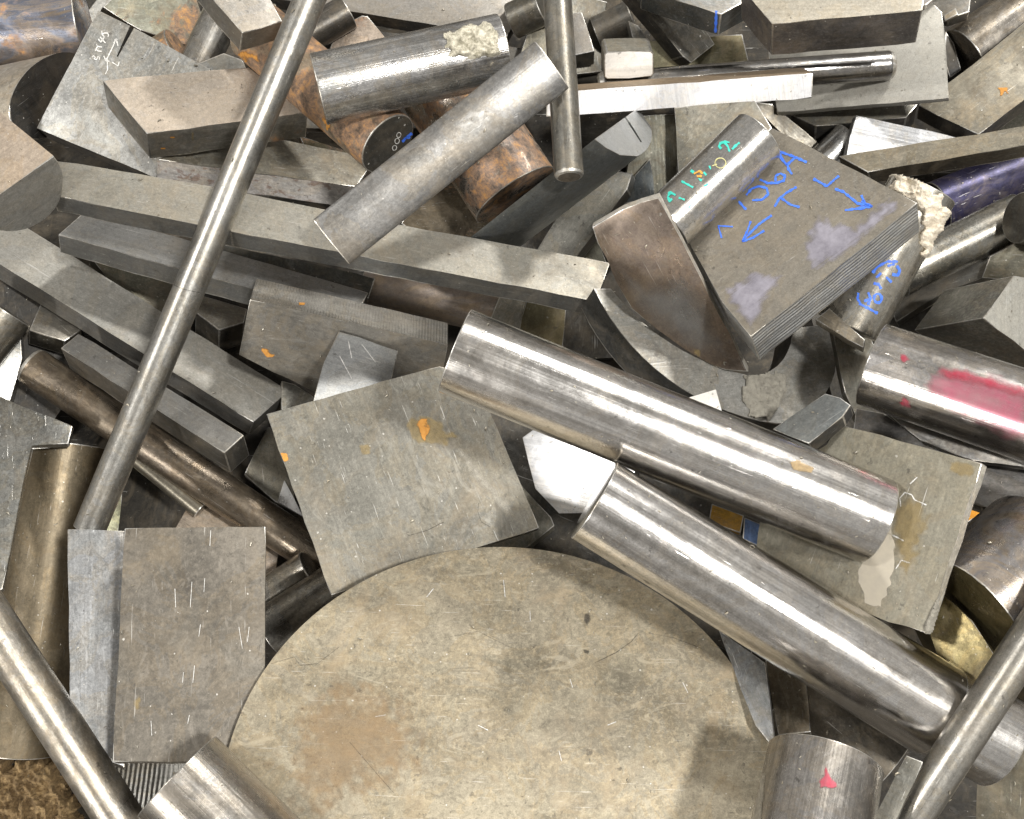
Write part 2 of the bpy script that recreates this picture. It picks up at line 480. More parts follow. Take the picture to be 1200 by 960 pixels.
def film(host, name, poly, mat, step=2.5, soft=8, lift=.0006, height=0, label=None, ragged=0, also=(), cat=None):
    """a patch of paint, stain or residue lying on the host's surface (height > 0 makes it a crust)"""
    bs = [bvh_of(h) for h in [host]+list(also)]
    x0 = min(p[0] for p in poly); x1 = max(p[0] for p in poly); y0 = min(p[1] for p in poly); y1 = max(p[1] for p in poly)
    nx = int((x1-x0)/step)+2; ny = int((y1-y0)/step)+2
    bm = bmesh.new(); lay = bm.verts.layers.float.new('edge'); G = {}
    for j in range(ny):
        for i in range(nx):
            p = (x0+i*step, y0+j*step)
            if ragged:
                q = (p[0]+ragged*mnoise.noise(Vector((p[0]*.11, p[1]*.11, 3.3))), p[1]+ragged*mnoise.noise(Vector((p[0]*.11, p[1]*.11, 8.1))))
            else: q = p
            if not inside(q, poly): continue
            hs = [h for h in (hit(b, p) for b in bs) if h[0] is not None]
            if not hs: continue
            P, nn = min(hs, key=lambda h: h[0].length)
            e = min(1, dist_edge(q, poly)/soft)
            h = lift
            if height:
                s = Vector((p[0], p[1], 0))
                k = mnoise.fractal(s*.07, .8, 2.1, 3)+.22*mnoise.noise(s*.33)
                h = lift+height*max(0, e**.5*(.7+.9*k)); nn = (nn*.4 - P.normalized()).normalized()
            v = bm.verts.new(P + nn*h); v[lay] = e; G[i, j] = v
    for j in range(ny):
        for i in range(nx):
            q = [G.get(k) for k in ((i, j), (i, j+1), (i+1, j+1), (i+1, j))]
            if all(q):
                if max((q[0].co-r.co).length for r in q) < .03: bm.faces.new(q)
    if not bm.faces: bm.free(); return None
    bmesh.ops.delete(bm, geom=[v for v in bm.verts if not v.link_faces], context='VERTS')
    left = set(bm.faces); best = []
    while left:
        st = [left.pop()]; isl = list(st)
        while st:
            f = st.pop()
            for e in f.edges:
                for k in e.link_faces:
                    if k in left: left.remove(k); st.append(k); isl.append(k)
        if len(isl) > len(best): best = isl
    bs_ = set(best)
    bmesh.ops.delete(bm, geom=[f for f in bm.faces if f not in bs_], context='FACES')
    if height:
        r = bmesh.ops.extrude_face_region(bm, geom=list(bm.faces))
        vs = [g for g in r['geom'] if isinstance(g, bmesh.types.BMVert)]
        back = Vector((0, 0, -1))
        for v in vs: v.co = v.co + back*(height*1.0+.001)
    me_fr = CAM.inverted() @ host.matrix_world
    return finish(name, bm, me_fr, [mat], label, cat, parent=None if cat else host)

def stroke(host, name, lines, wpx, mat, lift=.0006, label=None):
    """marker writing: ribbons that follow the surface; lines = list of picture polylines"""
    b = bvh_of(host); bm = bmesh.new(); lay = bm.verts.layers.float.new('edge')
    for ln in lines:
        pts = []
        for i in range(len(ln)-1):
            a, c = Vector(ln[i]), Vector(ln[i+1]); k = max(1, int((c-a).length/1.5))
            for j in range(k): pts.append(a.lerp(c, j/k))
        pts.append(Vector(ln[-1])); prev = None
        for i, p in enumerate(pts):
            t = (pts[min(i+1, len(pts)-1)]-pts[max(i-1, 0)])
            if t.length < 1e-6: continue
            t.normalize(); nn2 = Vector((-t.y, t.x))
            ww = wpx*(.40+.30*mnoise.noise(Vector((p.x*.35, p.y*.35, 1))))
            cur = []
            for s, e in ((-1, 0.), (0, 1.), (1, 0.)):
                q = p+nn2*ww*s; P, nn = hit(b, q)
                if P is None: cur = None; break
                v = bm.verts.new(P+nn*lift); v[lay] = e; cur.append(v)
            if cur and prev:
                bm.faces.new((prev[0], prev[1], cur[1], cur[0])); bm.faces.new((prev[1], prev[2], cur[2], cur[1]))
            prev = cur
    return finish(name, bm, CAM.inverted() @ host.matrix_world, [mat], label, parent=host)

# ------------------------------------------------------------------ the bottom of the bin
fm = metal((.045, .04, .032), rough=.8, metallic=.1, mottle=.5, st=.5, brush=0)
bm = bmesh.new(); bmesh.ops.create_grid(bm, x_segments=2, y_segments=2, size=4)
me = bpy.data.meshes.new('ground'); bm.to_mesh(me); bm.free(); me.materials.append(fm)
g = bpy.data.objects.new('ground', me); COL.objects.link(g); g['kind'] = 'structure'

SB, SP, RB, RD = 'steel bar', 'steel plate', 'round bar', 'steel rod'

# shared kinds of metal
def steel(**k): return metal(STEEL, **k)
grey = [metal(DUST, rough=.5, metallic=.6, mottle=.22, st=.25, tan=.2, brush=.15) for _ in range(3)]
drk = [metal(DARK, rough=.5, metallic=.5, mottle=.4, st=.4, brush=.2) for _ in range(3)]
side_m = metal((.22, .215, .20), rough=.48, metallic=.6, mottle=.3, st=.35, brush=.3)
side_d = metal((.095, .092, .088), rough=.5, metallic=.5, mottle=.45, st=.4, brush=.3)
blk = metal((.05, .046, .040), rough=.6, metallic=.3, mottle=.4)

# ================================================================== deepest layer
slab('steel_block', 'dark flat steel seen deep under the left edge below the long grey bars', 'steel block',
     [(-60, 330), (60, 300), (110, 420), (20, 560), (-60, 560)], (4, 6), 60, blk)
slab('steel_bar', 'brown steel bar deep in the gap between the crossed rods and the square plate', SB,
     [(232, 573), (330, 628), (318, 700), (195, 640)], (0, 8), 40, metal(BROWN, st=.4))
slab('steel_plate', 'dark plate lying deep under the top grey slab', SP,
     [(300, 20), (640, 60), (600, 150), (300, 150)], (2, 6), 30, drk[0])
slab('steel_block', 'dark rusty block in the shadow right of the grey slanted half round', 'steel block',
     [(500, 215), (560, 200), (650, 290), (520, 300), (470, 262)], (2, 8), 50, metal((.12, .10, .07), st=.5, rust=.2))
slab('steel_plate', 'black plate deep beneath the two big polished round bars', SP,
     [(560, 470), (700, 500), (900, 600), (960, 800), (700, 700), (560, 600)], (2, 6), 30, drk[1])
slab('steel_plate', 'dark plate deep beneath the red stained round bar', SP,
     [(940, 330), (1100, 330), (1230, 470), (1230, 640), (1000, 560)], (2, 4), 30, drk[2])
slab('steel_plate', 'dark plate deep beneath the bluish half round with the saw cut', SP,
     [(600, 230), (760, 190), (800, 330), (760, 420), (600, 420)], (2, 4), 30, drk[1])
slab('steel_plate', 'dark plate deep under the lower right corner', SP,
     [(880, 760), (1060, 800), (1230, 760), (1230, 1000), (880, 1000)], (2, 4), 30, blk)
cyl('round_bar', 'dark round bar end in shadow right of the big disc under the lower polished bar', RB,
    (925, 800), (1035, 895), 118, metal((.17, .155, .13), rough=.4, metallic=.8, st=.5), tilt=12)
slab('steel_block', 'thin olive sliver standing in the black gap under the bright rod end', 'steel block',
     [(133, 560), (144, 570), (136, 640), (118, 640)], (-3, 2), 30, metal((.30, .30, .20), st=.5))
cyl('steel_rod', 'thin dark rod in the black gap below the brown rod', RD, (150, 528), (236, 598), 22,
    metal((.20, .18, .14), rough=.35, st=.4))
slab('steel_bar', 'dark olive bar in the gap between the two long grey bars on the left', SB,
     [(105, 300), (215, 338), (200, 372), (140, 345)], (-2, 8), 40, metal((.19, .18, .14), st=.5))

# ================================================================== top left
slab('steel_plate', 'pale corner of a plate behind the slotted plate near the top left', SP,
     [(96, 22), (122, -12), (180, -15), (178, 30), (150, 50)], (-3, 6), 18, metal(PALE, metallic=.4, st=.2))
slab('steel_plate', 'dark grey green plate with a rust line at the top left', SP,
     [(120, 8), (160, -25), (224, -20), (240, 28), (229, 57), (204, 48), (165, 36)], (-6, 8), 26,
     metal((.26, .26, .21), rough=.45, st=.5, tan=.35, rust=.22))
cyl('round_bar', 'brown rusted round bar end peeping out behind the slotted plate', RB, (140, 105), (212, 62), 60,
    metal((.42, .33, .24), st=.4, rust=.5), tilt=10)
cyl('round_bar', 'big round bar with brown and blue heat colours in the top left corner', RB, (-90, 46), (99, 29), 94,
    metal((.42, .37, .32), rough=.26, metallic=.9, oil=.75, rust=.25, st=.4, brush=.5), tilt=-6)
cyl('round_bar', 'small shiny round bar in the gap left of the top block', RB, (222, 96), (262, 14), 44,
    metal((.42, .41, .39), rough=.3, metallic=.95, brush=.5), tilt=-10)
slab('steel_plate', 'small grey scrap of plate in front of the small shiny bar', SP,
     [(222, 78), (262, 62), (284, 70), (292, 88), (240, 92)], (2, 4), 12, metal((.38, .39, .38), st=.2))
c_ = slab('half_round_bar', 'round stock with a dark sawn end at the left edge under the coloured bar', 'round bar',
     ell(60, 112, 58, 40, -48, 40), (-108, 22), 128, metal((.075, .072, .068), rough=.45, metallic=.7, brush=.8, st=.2, fleck=.8),
     side=metal((.38, .34, .28), rough=.5, metallic=.4, st=.2, brush=0), bev=1.4, part=('end_face', 0))
# slotted plate with scratched writing
mslot = metal((.47, .47, .45), rough=.42, metallic=.6, mottle=.4, st=.25, tan=.05, brush=0, fleck=.8, scratch=.7, bumpy=.5)
slot = slab('steel_plate', 'grey plate with a narrow saw slot and scratched numbers, standing on its corner', SP,
     [(115, 12), (153, 30.5), (135.6, 66.5), (138.4, 68), (156.6, 32.2), (246, 81), (200, 222), (187, 210), (43, 150)],
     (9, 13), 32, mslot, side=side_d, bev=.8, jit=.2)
# pitted bar
slab('steel_bar', 'dark brown scrap with yellow marks between the pitted bar and the rusty round bar', SB,
     [(350, 158), (430, 185), (470, 215), (420, 232), (372, 205)], (-2, 8), 30, metal((.13, .115, .075), st=.6, rust=.35, tan=.3))
slab('steel_bar', 'grey bar with a brown pitted side beneath the beige block', SB,
     [(183, 187), (262, 150), (440, 186), (418, 219)], (-4, 25), 38, metal((.31, .29, .24), rough=.5, metallic=.5, st=.5, tan=.3),
     side=metal((.66, .63, .60), rough=.5, metallic=.2, st=.1, specks=.55, tan=.3), part=('pitted_side', 2))  # side colour raised to make up for the lamplight it misses
beige = slab('steel_block', 'beige topped block lying against the slotted plate', 'steel block',
     [(120, 94), (292, 79), (361, 132), (172, 157)], (2, 30), 50, metal((.58, .51, .43), rough=.55, metallic=.35, mottle=.14, st=.12, tan=.1, brush=0),
     side=metal((.36, .34, .30), rough=.45, metallic=.5, st=.3, tan=.4, rust=.1))

# ================================================================== behind the top middle
slab('steel_plate', 'wide grey slab along the top edge left of centre', SP,
     [(300, -40), (622, -40), (616, 2), (594, 43), (380, 8), (300, -6)], (1, 13), 22, metal(DUST, rough=.45, metallic=.55, mottle=.18, st=.2, brush=.1),
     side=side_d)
slab('steel_block', 'tan round topped scrap behind the chalk marked silver bar', 'round bar',
     [(384, 80), (387, 55), (395, 38), (410, 26), (424, 18), (431, 19), (462, 58), (455, 80)], (-2, 6), 30, metal((.42, .34, .27), metallic=.4, st=.35, rust=.2))
cyl('round_bar', 'dark short round bar in the shadow behind the bright rod at the top', RB, (330, 60), (408, 14), 40,
    metal((.15, .14, .125), rough=.35), tilt=-4)
slab('steel_plate', 'olive grey plate piece left of the short standing rod', SP,
     [(600, 110), (607, 74), (617, 40), (650, 10), (655, 120)], (-2, 4), 20, metal((.33, .32, .27), st=.3))
cyl('round_bar', 'small dark stub at the top edge left of the standing rod', RB, (600, 25), (636, 8), 42, metal((.22, .21, .18), st=.5), tilt=20)
slab('steel_plate', 'dark grey plate behind the small block right of the standing rod', SP,
     [(662, -10), (712, 2), (703, 42), (706, 84), (672, 88)], (-6, 4), 20, metal((.23, .225, .20), st=.5, tan=.2))
slab('steel_block', 'small grey block right beside the standing rod near the top', 'steel block',
     [(655, 17), (682, 14), (697, 60), (668, 66)], (0, 16), 30, metal(DUST, rough=.5, metallic=.5, mottle=.15), side=metal((.2, .195, .17), st=.4))
cyl('round_bar', 'dark stubby round piece behind the white ended block', RB, (700, 42), (742, 22), 44,
    metal((.21, .205, .19), rough=.35, st=.4), tilt=14)
slab('steel_plate', 'pale strip between the white ended block and the dark flat bar', SP,
     [(736, 24), (748, 30), (790, 92), (745, 60)], (-3, 3), 18, metal((.40, .39, .36)))
slab('steel_plate', 'dark olive plate behind the dark flat bar at the top', SP,
     [(738, 50), (870, 40), (880, 82), (745, 84)], (-1, 4), 18, metal((.25, .235, .15), st=.5, tan=.35))
slab('steel_bar', 'long dark flat bar slanting down from the top edge', SB,
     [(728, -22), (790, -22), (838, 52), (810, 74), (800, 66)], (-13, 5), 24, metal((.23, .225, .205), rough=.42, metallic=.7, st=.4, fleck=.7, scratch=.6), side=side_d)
tick = slab('steel_plate', 'blue grey thick plate with a blue tick on its edge at the top', SP,
     [(750, -30), (885, -30), (880, -2), (845, 17), (752, -14)], (-3, 25), 32, metal((.34, .34, .33), rough=.42, metallic=.7, st=.25), side=metal((.17, .185, .19), rough=.42, metallic=.7, st=.2, fleck=.6))

# ================================================================== top right
cyl('round_bar', 'silver round bar with a bright streak in the top right corner', RB, (1128, 68), (1262, -26), 74,
    metal((.42, .39, .35), rough=.25, metallic=.9, tan=.35, st=.3), tilt=0)
slab('steel_plate', 'dark plate edge standing between the pale plate and the top right round bar', SP,
     [(1108, 36), (1118, 50), (1127, 82), (1113, 92), (1106, 70)], (-6, 2), 20, side_d)
slab('steel_bar', 'grey bar tip at the right edge below the rust spotted plate', SB,
     [(1148, 155), (1215, 104), (1230, 170), (1160, 168)], (0, 6), 22, metal((.27, .26, .21), st=.4))
spotted = slab('steel_plate', 'dark brown plate with an orange rust spot at the right edge near the top', SP,
     [(1076, 123), (1140, 76), (1205, 22), (1260, 30), (1255, 75), (1147, 158)], (-4, 17), 26,
     metal((.29, .265, .21), rough=.5, metallic=.5, mottle=.3, st=.5, tan=.35, fleck=.6), side=side_d)
slab('steel_block', 'dark steel corner at the top edge behind the pale plate', 'steel block',
     [(1084, -10), (1140, -20), (1136, 14), (1112, 22), (1086, 14)], (-2, 10), 24, metal((.25, .24, .22), st=.5))
slab('steel_block', 'dark blocky bar below the pale plate on the right', 'steel block',
     [(926, 134), (1076, 122), (1062, 138), (956, 148)], (-3, 22), 36, metal((.22, .215, .19), rough=.5, st=.3), side=side_d)
slab('steel_bar', 'grey brown strip between the teal marked bar and the pale plate', SB,
     [(878, 118), (905, 122), (985, 190), (960, 200)], (-5, 4), 22, metal((.29, .27, .23), st=.4))
cyl('round_bar', 'small shiny curve below the dark blocky bar beside the white sheet', RB, (965, 190), (996, 160), 40,
    metal((.55, .55, .54), rough=.25, metallic=.95), tilt=6)
slab('aluminium_sheet', 'bright white triangle of brushed metal sheet on the right', 'metal sheet',
     [(1003, 135), (1135, 164), (1120, 184), (990, 190)], (-5, 4), 12, metal((.66, .67, .69), rough=.4, metallic=.7, mottle=.2, st=.1, tan=0, brush=.7), edge=False)
pale = slab('steel_plate', 'smooth pale grey plate corner beneath the top right thick block', SP,
     [(900, 60), (1080, -10), (1104, 14), (1107, 40), (1112, 115), (910, 132)], (1, 4), 9,
     metal((.47, .455, .41), rough=.5, metallic=.35, mottle=.06, st=.06, tan=.08, brush=0, fleck=.15, scratch=.1, bumpy=.15))
cyl('steel_rod', 'polished dark rod with a rounded end lying along the white barred strip', RD, (700, 102), (1048, 76), 34,
    metal((.34, .335, .33), rough=.2, metallic=1.0, st=.15, brush=.5, mottle=.2), tilt=0, chamfer=7)
slab('steel_plate', 'thin pale strip on top of the thick block at the top right', SP,
     [(930, -24), (1120, -24), (1085, 6), (940, 3)], (0, 5), 8, metal((.50, .45, .38), metallic=.4, st=.4, oil=.3))
slab('steel_block', 'thick block with a beige top and dark mottled side at the top right', 'steel block',
     [(868, -16), (905, 28), (1081, 12), (1085, -14)], (-4, 38), 58, metal((.50, .46, .38), rough=.55, metallic=.3, mottle=.15, st=.15),
     side=metal((.18, .165, .155), rough=.5, metallic=.5, mottle=.4, st=.3, fleck=.8, tan=.12), part=('mottled_side', 2))
slab('steel_plate', 'tiny pale offcut resting on the corner of the pale plate', 'steel block',
     [(1105, 18), (1120, 9), (1123, 17), (1107, 25)], (0, 2), 8, metal((.6, .52, .40), metallic=.3, st=.1))
slab('steel_bar', 'long strip with a bright white face left of the pale plate', SB,
     [(640, 109), (953, 86), (952, 115), (640, 137)], (-3, -8), 80,
     metal((.90, .90, .93), rough=.4, metallic=.25, mottle=.15, st=.12, tan=0, brush=.4, fleck=.1, scratch=.1, bumpy=.2),  # near-white base colour stands in for reflected light on the face
     side=metal((.38, .29, .20), rough=.55, metallic=.4, st=.5), xdir=(2, 30), part=('bright_face', 0))
slab('steel_block', 'small block with a whitish rounded end on the long white faced strip', 'steel block',
     [(711, 61), (763, 60), (766, 63), (766, 87), (763, 90), (711, 93), (708, 90), (708, 64)], (-4, -16), 42,
     metal((.90, .88, .84), rough=.5, metallic=.1, mottle=.1, st=.12), side=metal((.30, .285, .24), rough=.5, metallic=.4, st=.3), part=('end_face', 0))

# ================================================================== middle, behind
slab('steel_bar', 'dark streaky bar standing behind the teal marked round bar', SB,
     [(748, 136), (792, 133), (794, 205), (768, 240), (728, 236)], (-3, 3), 30, metal((.25, .245, .20), rough=.55, st=.5, brush=.7), xdir=(2, 30))
slab('steel_plate', 'grey stained plate behind the teal marked round bar', SP,
     [(790, 126), (885, 118), (905, 150), (830, 230), (795, 205)], (0, 4), 20, metal((.36, .345, .29), metallic=.45, st=.55, tan=.2))
slab('steel_block', 'flat dark blue grey chip right of the mottled narrow bar', 'steel block',
     [(744, 205), (762, 185), (768, 232), (728, 240)], (0, 4), 16, metal((.17, .19, .20), rough=.4, st=.1))
slab('steel_bar', 'short grey offcut tip above the end of the long bar', SB,
     [(672, 290), (694, 268), (712, 310), (704, 330), (668, 322)], (-4, 3), 26, metal((.24, .235, .19), st=.4))
slab('steel_bar', 'mottled narrow bar between the saw cut half round and the brown wedge', SB,
     [(658, 247), (690, 222), (722, 200), (741, 203), (735, 222), (668, 312), (625, 302), (630, 292)], (5, 7), 26,
     metal((.37, .36, .32), rough=.5, metallic=.5, st=.3, fleck=.5, mottle=.25), side=side_m)
cyl('round_bar', 'brown mottled round bar under the long grey bars in the centre', RB, (425, 336), (600, 374), 44,
    metal((.66, .52, .38), rough=.45, metallic=.35, st=.3, oil=.3, tan=.3), tilt=0)
slab('steel_block', 'grey offcut between the mottled round bar and the olive block', 'steel block',
     [(588, 340), (632, 348), (612, 392), (572, 380)], (2, 6), 30, metal((.38, .36, .31), st=.3))
slab('steel_block', 'dark olive block in the gap above the upper polished round bar', 'steel block',
     [(618, 348), (664, 354), (659, 412), (606, 396)], (0, 6), 30, metal((.24, .21, .13), rough=.4, st=.5, tan=.3))
cyl('round_bar', 'shiny round bar covered in brown rust in the middle of the heap', RB, (505, 78), (604, 229), 108,
    metal((.47, .43, .38), rough=.22, metallic=.85, rust=.6, st=.5, mottle=.4, brush=.2), tilt=6)
cyl('round_bar', 'orange rusted round bar with a dark marked end under the silver bar', RB, (300, 36), (455, 169), 76,
    metal((.46, .37, .27), rough=.42, metallic=.6, rust=.62, st=.4, tan=.4), tilt=22,
    cap=metal((.085, .08, .068), rough=.6, metallic=.3, st=.2, fleck=.6), part=('end_face', 2))
orange_bar = [o for o in COL.objects if o.name.startswith('round_bar') and 'orange rusted' in o.get('label', '')][0]
slab('steel_block', 'grey block at the top edge left of the long bright rod', 'steel block',
     [(222, -34), (300, -30), (331, 25), (284, 39)], (-3, 22), 38, grey[0], side=metal((.24, .225, .20), st=.4))
dbar_pts = [(697, 163), (727.5, 140), (747, 127)]
dbar = slab('half_round_bar', 'blue grey half round bar with a fine saw cut in its pale end', 'half round bar',
     [(697, 163), (732, 138), (751, 167.5), (752.6, 166.5), (734, 136.6), (747, 127)] +
     arc3((760, 143), (763, 165), (747, 183), 8) + [(727, 182), (710, 173)], (-152, 118), 205,
     metal((.44, .45, .45), rough=.5, metallic=.4, mottle=.08, st=.05, tan=0, brush=0), side=metal((.235, .25, .25), rough=.4, metallic=.7, mottle=.2, st=.2, tan=.05, fleck=.5),
     bev=.5, gap=.0, jit=0, part=('end_face', 0))
slab('steel_bar', 'dark strip tucked under the longest grey bar', SB,
     [(250, 284), (440, 326), (432, 350), (262, 306)], (-1, 6), 24, metal((.12, .12, .11), st=.3))
slab('steel_block', 'small block with a faceted end between the grey bars on the left', 'steel block',
     [(232, 345), (290, 362), (286, 378), (257, 387), (229, 366)], (-1, 26), 38, metal((.30, .285, .25), st=.3), side=metal((.17, .16, .14), st=.4))

# ================================================================== left
slab('steel_block', 'scrap corner in the shadow left of the short grey bar', 'steel block',
     [(50, 350), (96, 386), (76, 400), (34, 387)], (-1, 16), 26, metal((.33, .31, .27), st=.3), side=metal((.15, .14, .115), st=.5))
slab('steel_plate', 'shiny flat piece at the left edge under the round bar end', SP,
     [(-50, 395), (24, 386), (26, 420), (12, 470), (-50, 480)], (4, 5), 30, metal((.42, .42, .40), rough=.3, metallic=.85, st=.2))
cyl('round_bar', 'pale round bar end at the left edge below the long grey bar', RB, (-60, 452), (8, 364), 62,
    metal((.45, .43, .38), rough=.3, metallic=.85, st=.3), tilt=-8)
cyl('steel_rod', 'long brown rod with a rounded end running under the bright rod on the left', RD, (34, 427), (436, 694), 46,
    metal((.27, .225, .175), rough=.3, metallic=.85, mottle=.3, st=.4, tan=.25, bumpy=.6), tilt=0, chamfer=6)
slab('steel_bar', 'short dark grey square bar under the long bar on the left', SB,
     [(92, 391), (286, 510), (263, 531), (71, 408)], (9, 24), 40, metal((.265, .26, .245), rough=.5, metallic=.6, mottle=.14, st=.12, tan=.05), side=metal((.18, .175, .16), st=.3))
slab('steel_plate', 'grey scrap plate between the short bar end and the stained square plate', SP,
     [(286, 556), (314, 500), (334, 500), (348, 600), (322, 588)], (1, 4), 18, metal((.30, .29, .25), st=.25))
slab('aluminium_sheet', 'small white corner of metal at the left rim of the stained square plate', 'metal sheet',
     [(333, 562), (356, 606), (325, 588)], (1, 2), 8, metal((.9, .9, .9), rough=.3, metallic=.6, mottle=.05, st=0, tan=0, brush=0), edge=False)
cyl('round_bar', 'shiny short bar in the gap under the brown rod above the big disc', RB, (304, 708), (366, 668), 50,
    metal((.40, .38, .34), rough=.22, metallic=.95, st=.3), tilt=4)
cyl('round_bar', 'grey round stub against the upper left rim of the big disc', RB, (318, 742), (420, 676), 66,
    metal((.36, .345, .31), rough=.28, metallic=.85, st=.25), tilt=0)
slab('steel_bar', 'third long grey flat bar on the left, above the short square bar', SB,
     [(-60, 222), (33, 268), (338, 458), (297, 495), (-60, 272)], (-2, 17), 28, metal((.42, .41, .375), rough=.45, metallic=.55, mottle=.14, st=.14, tan=.1, brush=.1), side=metal((.25, .245, .23), rough=.45, metallic=.7, mottle=.15, st=.2))
slab('steel_bar', 'second long grey bar on the left, just under the longest bar', SB,
     [(100, 247), (432, 343), (416, 372), (68, 275)], (-1, 20), 30, metal((.31, .31, .30), rough=.45, metallic=.6, mottle=.15, st=.18, tan=.08), side=metal((.235, .235, .225), rough=.45, metallic=.7, mottle=.15, st=.2))
slab('steel_bar', 'longest grey flat bar crossing from the left to the centre', SB,
     [(60, 188), (92, 192), (250, 219), (477, 265), (715, 308), (698, 353), (270, 271), (60, 229)], (2, 18), 30,
     metal((.37, .355, .31), rough=.48, metallic=.5, mottle=.15, st=.3, tan=.25, brush=.1), side=metal((.22, .22, .21), rough=.42, metallic=.7, mottle=.2, st=.25))
slab('half_round_bar', 'brown topped bar with a rounded end at the left edge', 'half round bar',
     [(-40, 253), (0, 228), (63, 183)] + arc3((69, 191), (74, 220), (52, 257), 8) + arc3((47, 261), (28, 269), (0, 270), 5)[0:] + [(-30, 262)],
     (-74, -62), 112, metal((.36, .35, .32), rough=.5, metallic=.5, mottle=.15, st=.2, brush=0), side=metal((.47, .39, .31), rough=.5, metallic=.4, mottle=.2, st=.2), bev=1.2, part=('end_face', 0))

# milled block and its neighbours
milled = slab('steel_block', 'grey block with a finely ridged top edge left of the centre', 'steel block',
     [(293, 351), (525, 404), (512, 470), (400, 475), (280, 416)], (4, -26), 52, metal((.27, .255, .225), rough=.5, metallic=.6, mottle=.25, st=.5, tan=.2, fleck=.4),
     side=metal((.62, .60, .55), rough=.4, metallic=.6, mottle=.2, st=.15, ridges=80), bev=1.0, part=('ridged_edge', 2))
slab('steel_block', 'thin grey offcut between the ridged block and the stained square plate', 'steel block',
     [(330, 446), (345, 450), (385, 478), (330, 490)], (-2, 4), 14, metal((.36, .35, .31), st=.2))
small_plate = slab('steel_plate', 'small pale blue grey square plate leaning on the ridged block', SP,
     [(397, 388), (467, 411), (458, 450), (440, 480), (366, 474), (380, 424)], (-2, 5), 8, metal((.48, .49, .49), rough=.42, metallic=.6, mottle=.12, st=.08, tan=0, scratch=.5), jit=.8)
slab('steel_plate', 'plate corner peeping out under the stained square plate', SP,
     [(560, 480), (612, 572), (646, 606), (650, 616), (606, 650), (500, 645)], (0, 6), 14, metal((.37, .355, .30), st=.3))

# C shaped piece, bright block
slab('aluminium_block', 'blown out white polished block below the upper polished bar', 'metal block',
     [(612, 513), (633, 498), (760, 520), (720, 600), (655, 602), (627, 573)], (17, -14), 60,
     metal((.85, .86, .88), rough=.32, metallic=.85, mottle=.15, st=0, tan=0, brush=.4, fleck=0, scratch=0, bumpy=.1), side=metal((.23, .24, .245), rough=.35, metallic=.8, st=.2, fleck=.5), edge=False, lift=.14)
cyl('steel_rod', 'thin brown rod at the right edge beside the orange scrap', RD, (1098, 652), (1215, 588), 15, metal((.38, .33, .27), rough=.35))
slab('painted_scrap', 'orange painted scrap at the right rim of the plate with chalk marks', 'painted scrap',
     [(1120, 600), (1137, 584), (1168, 590), (1130, 615)], (0, 5), 10, metal((.80, .33, .03), rough=.5, metallic=.1, st=.1, tan=.1))
ring = slab('curved_steel_bar', 'thick curved hook shaped bar under the brown wedge', 'curved bar',
     arc3((696, 338), (790, 449), (910, 497), 14) + arc3((915, 496), (970, 457), (980, 405), 8) + [(974, 380), (930, 384)] +
     arc3((927, 402), (912, 430), (884, 441), 6) + arc3((877, 440), (790, 405), (716, 338), 12), (-20, 20), 48,
     metal((.40, .395, .37), rough=.42, metallic=.5, mottle=.28, st=.25, tan=.1), side=metal((.10, .10, .095), rough=.45, metallic=.6, mottle=.4, st=.3, fleck=.4))
slab('aluminium_sheet', 'small white corner between the hook shaped bar and the upper polished bar', 'metal sheet',
     [(806, 466), (839, 456), (847, 485), (820, 488)], (0, 4), 12, metal((.9, .88, .83), rough=.5, metallic=.2, mottle=.05, st=0, tan=.05), edge=False)

# right side
slab('steel_plate', 'grey stained plate right of the hook shaped bar in shadow', SP,
     [(975, 385), (1020, 395), (1045, 450), (1008, 500), (990, 460)], (-4, 4), 16, metal((.33, .32, .28), st=.4))
slab('steel_bar', 'dark flat bar with a slanted facet under the red stained round bar', SB,
     [(1003, 478), (1036, 484), (1078, 516), (1230, 552), (1230, 600), (1150, 594), (1050, 560), (998, 520)], (4, 10), 40,
     metal((.20, .195, .19), rough=.4, metallic=.75, st=.3))
slab('steel_plate', 'grey wedge face between the dark faceted bar and the red stained bar', SP,
     [(1036, 482), (1100, 480), (1260, 520), (1260, 556), (1200, 547), (1140, 540), (1078, 516)], (2, 4), 12, metal((.28, .275, .265), rough=.4, metallic=.75, st=.25), side=side_d)
purple = cyl('round_bar', 'dark purple coated round bar at the right edge', RB, (1096, 244), (1222, 194), 62,
    metal((.045, .042, .10), rough=.36, metallic=.6, st=.3, mottle=.4, fleck=.5, scratch=.7), tilt=-4)
slab('steel_bar', 'dark flat wedge below the silver curved bar on the right', SB,
     [(1040, 352), (1072, 330), (1160, 300), (1165, 320), (1100, 345), (1050, 378)], (2, 6), 22, metal((.20, .195, .18), st=.3))
slab('steel_block', 'olive dark corner at the right edge under the silver bar', 'steel block',
     [(1160, 300), (1230, 265), (1230, 330), (1150, 326)], (0, 4), 30, metal((.20, .19, .15), st=.4))
silver = cyl('round_bar', 'silver grey round bar with a bright streak under the purple bar', RB, (1050, 324), (1196, 252), 54,
    metal((.43, .42, .38), rough=.26, metallic=.9, st=.3, tan=.15), tilt=0)
cyl('round_bar', 'dark round bar end at the right edge beside the silver and purple bars', RB, (1240, 262), (1196, 255), 60,
    metal((.22, .21, .19), st=.3), tilt=20)
slab('steel_block', 'rough dark olive block with a torn tan edge above the red stained bar', 'steel block',
     [(1095, 373), (1156, 372), (1230, 425), (1230, 450), (1160, 432), (1118, 402)], (-4, 14), 34, metal((.24, .215, .165), rough=.5, metallic=.5, st=.6, brush=.5),
     side=metal((.42, .35, .25), rough=.8, metallic=.1, mottle=.4, st=.5, bumpy=1), part=('torn_edge', 2))
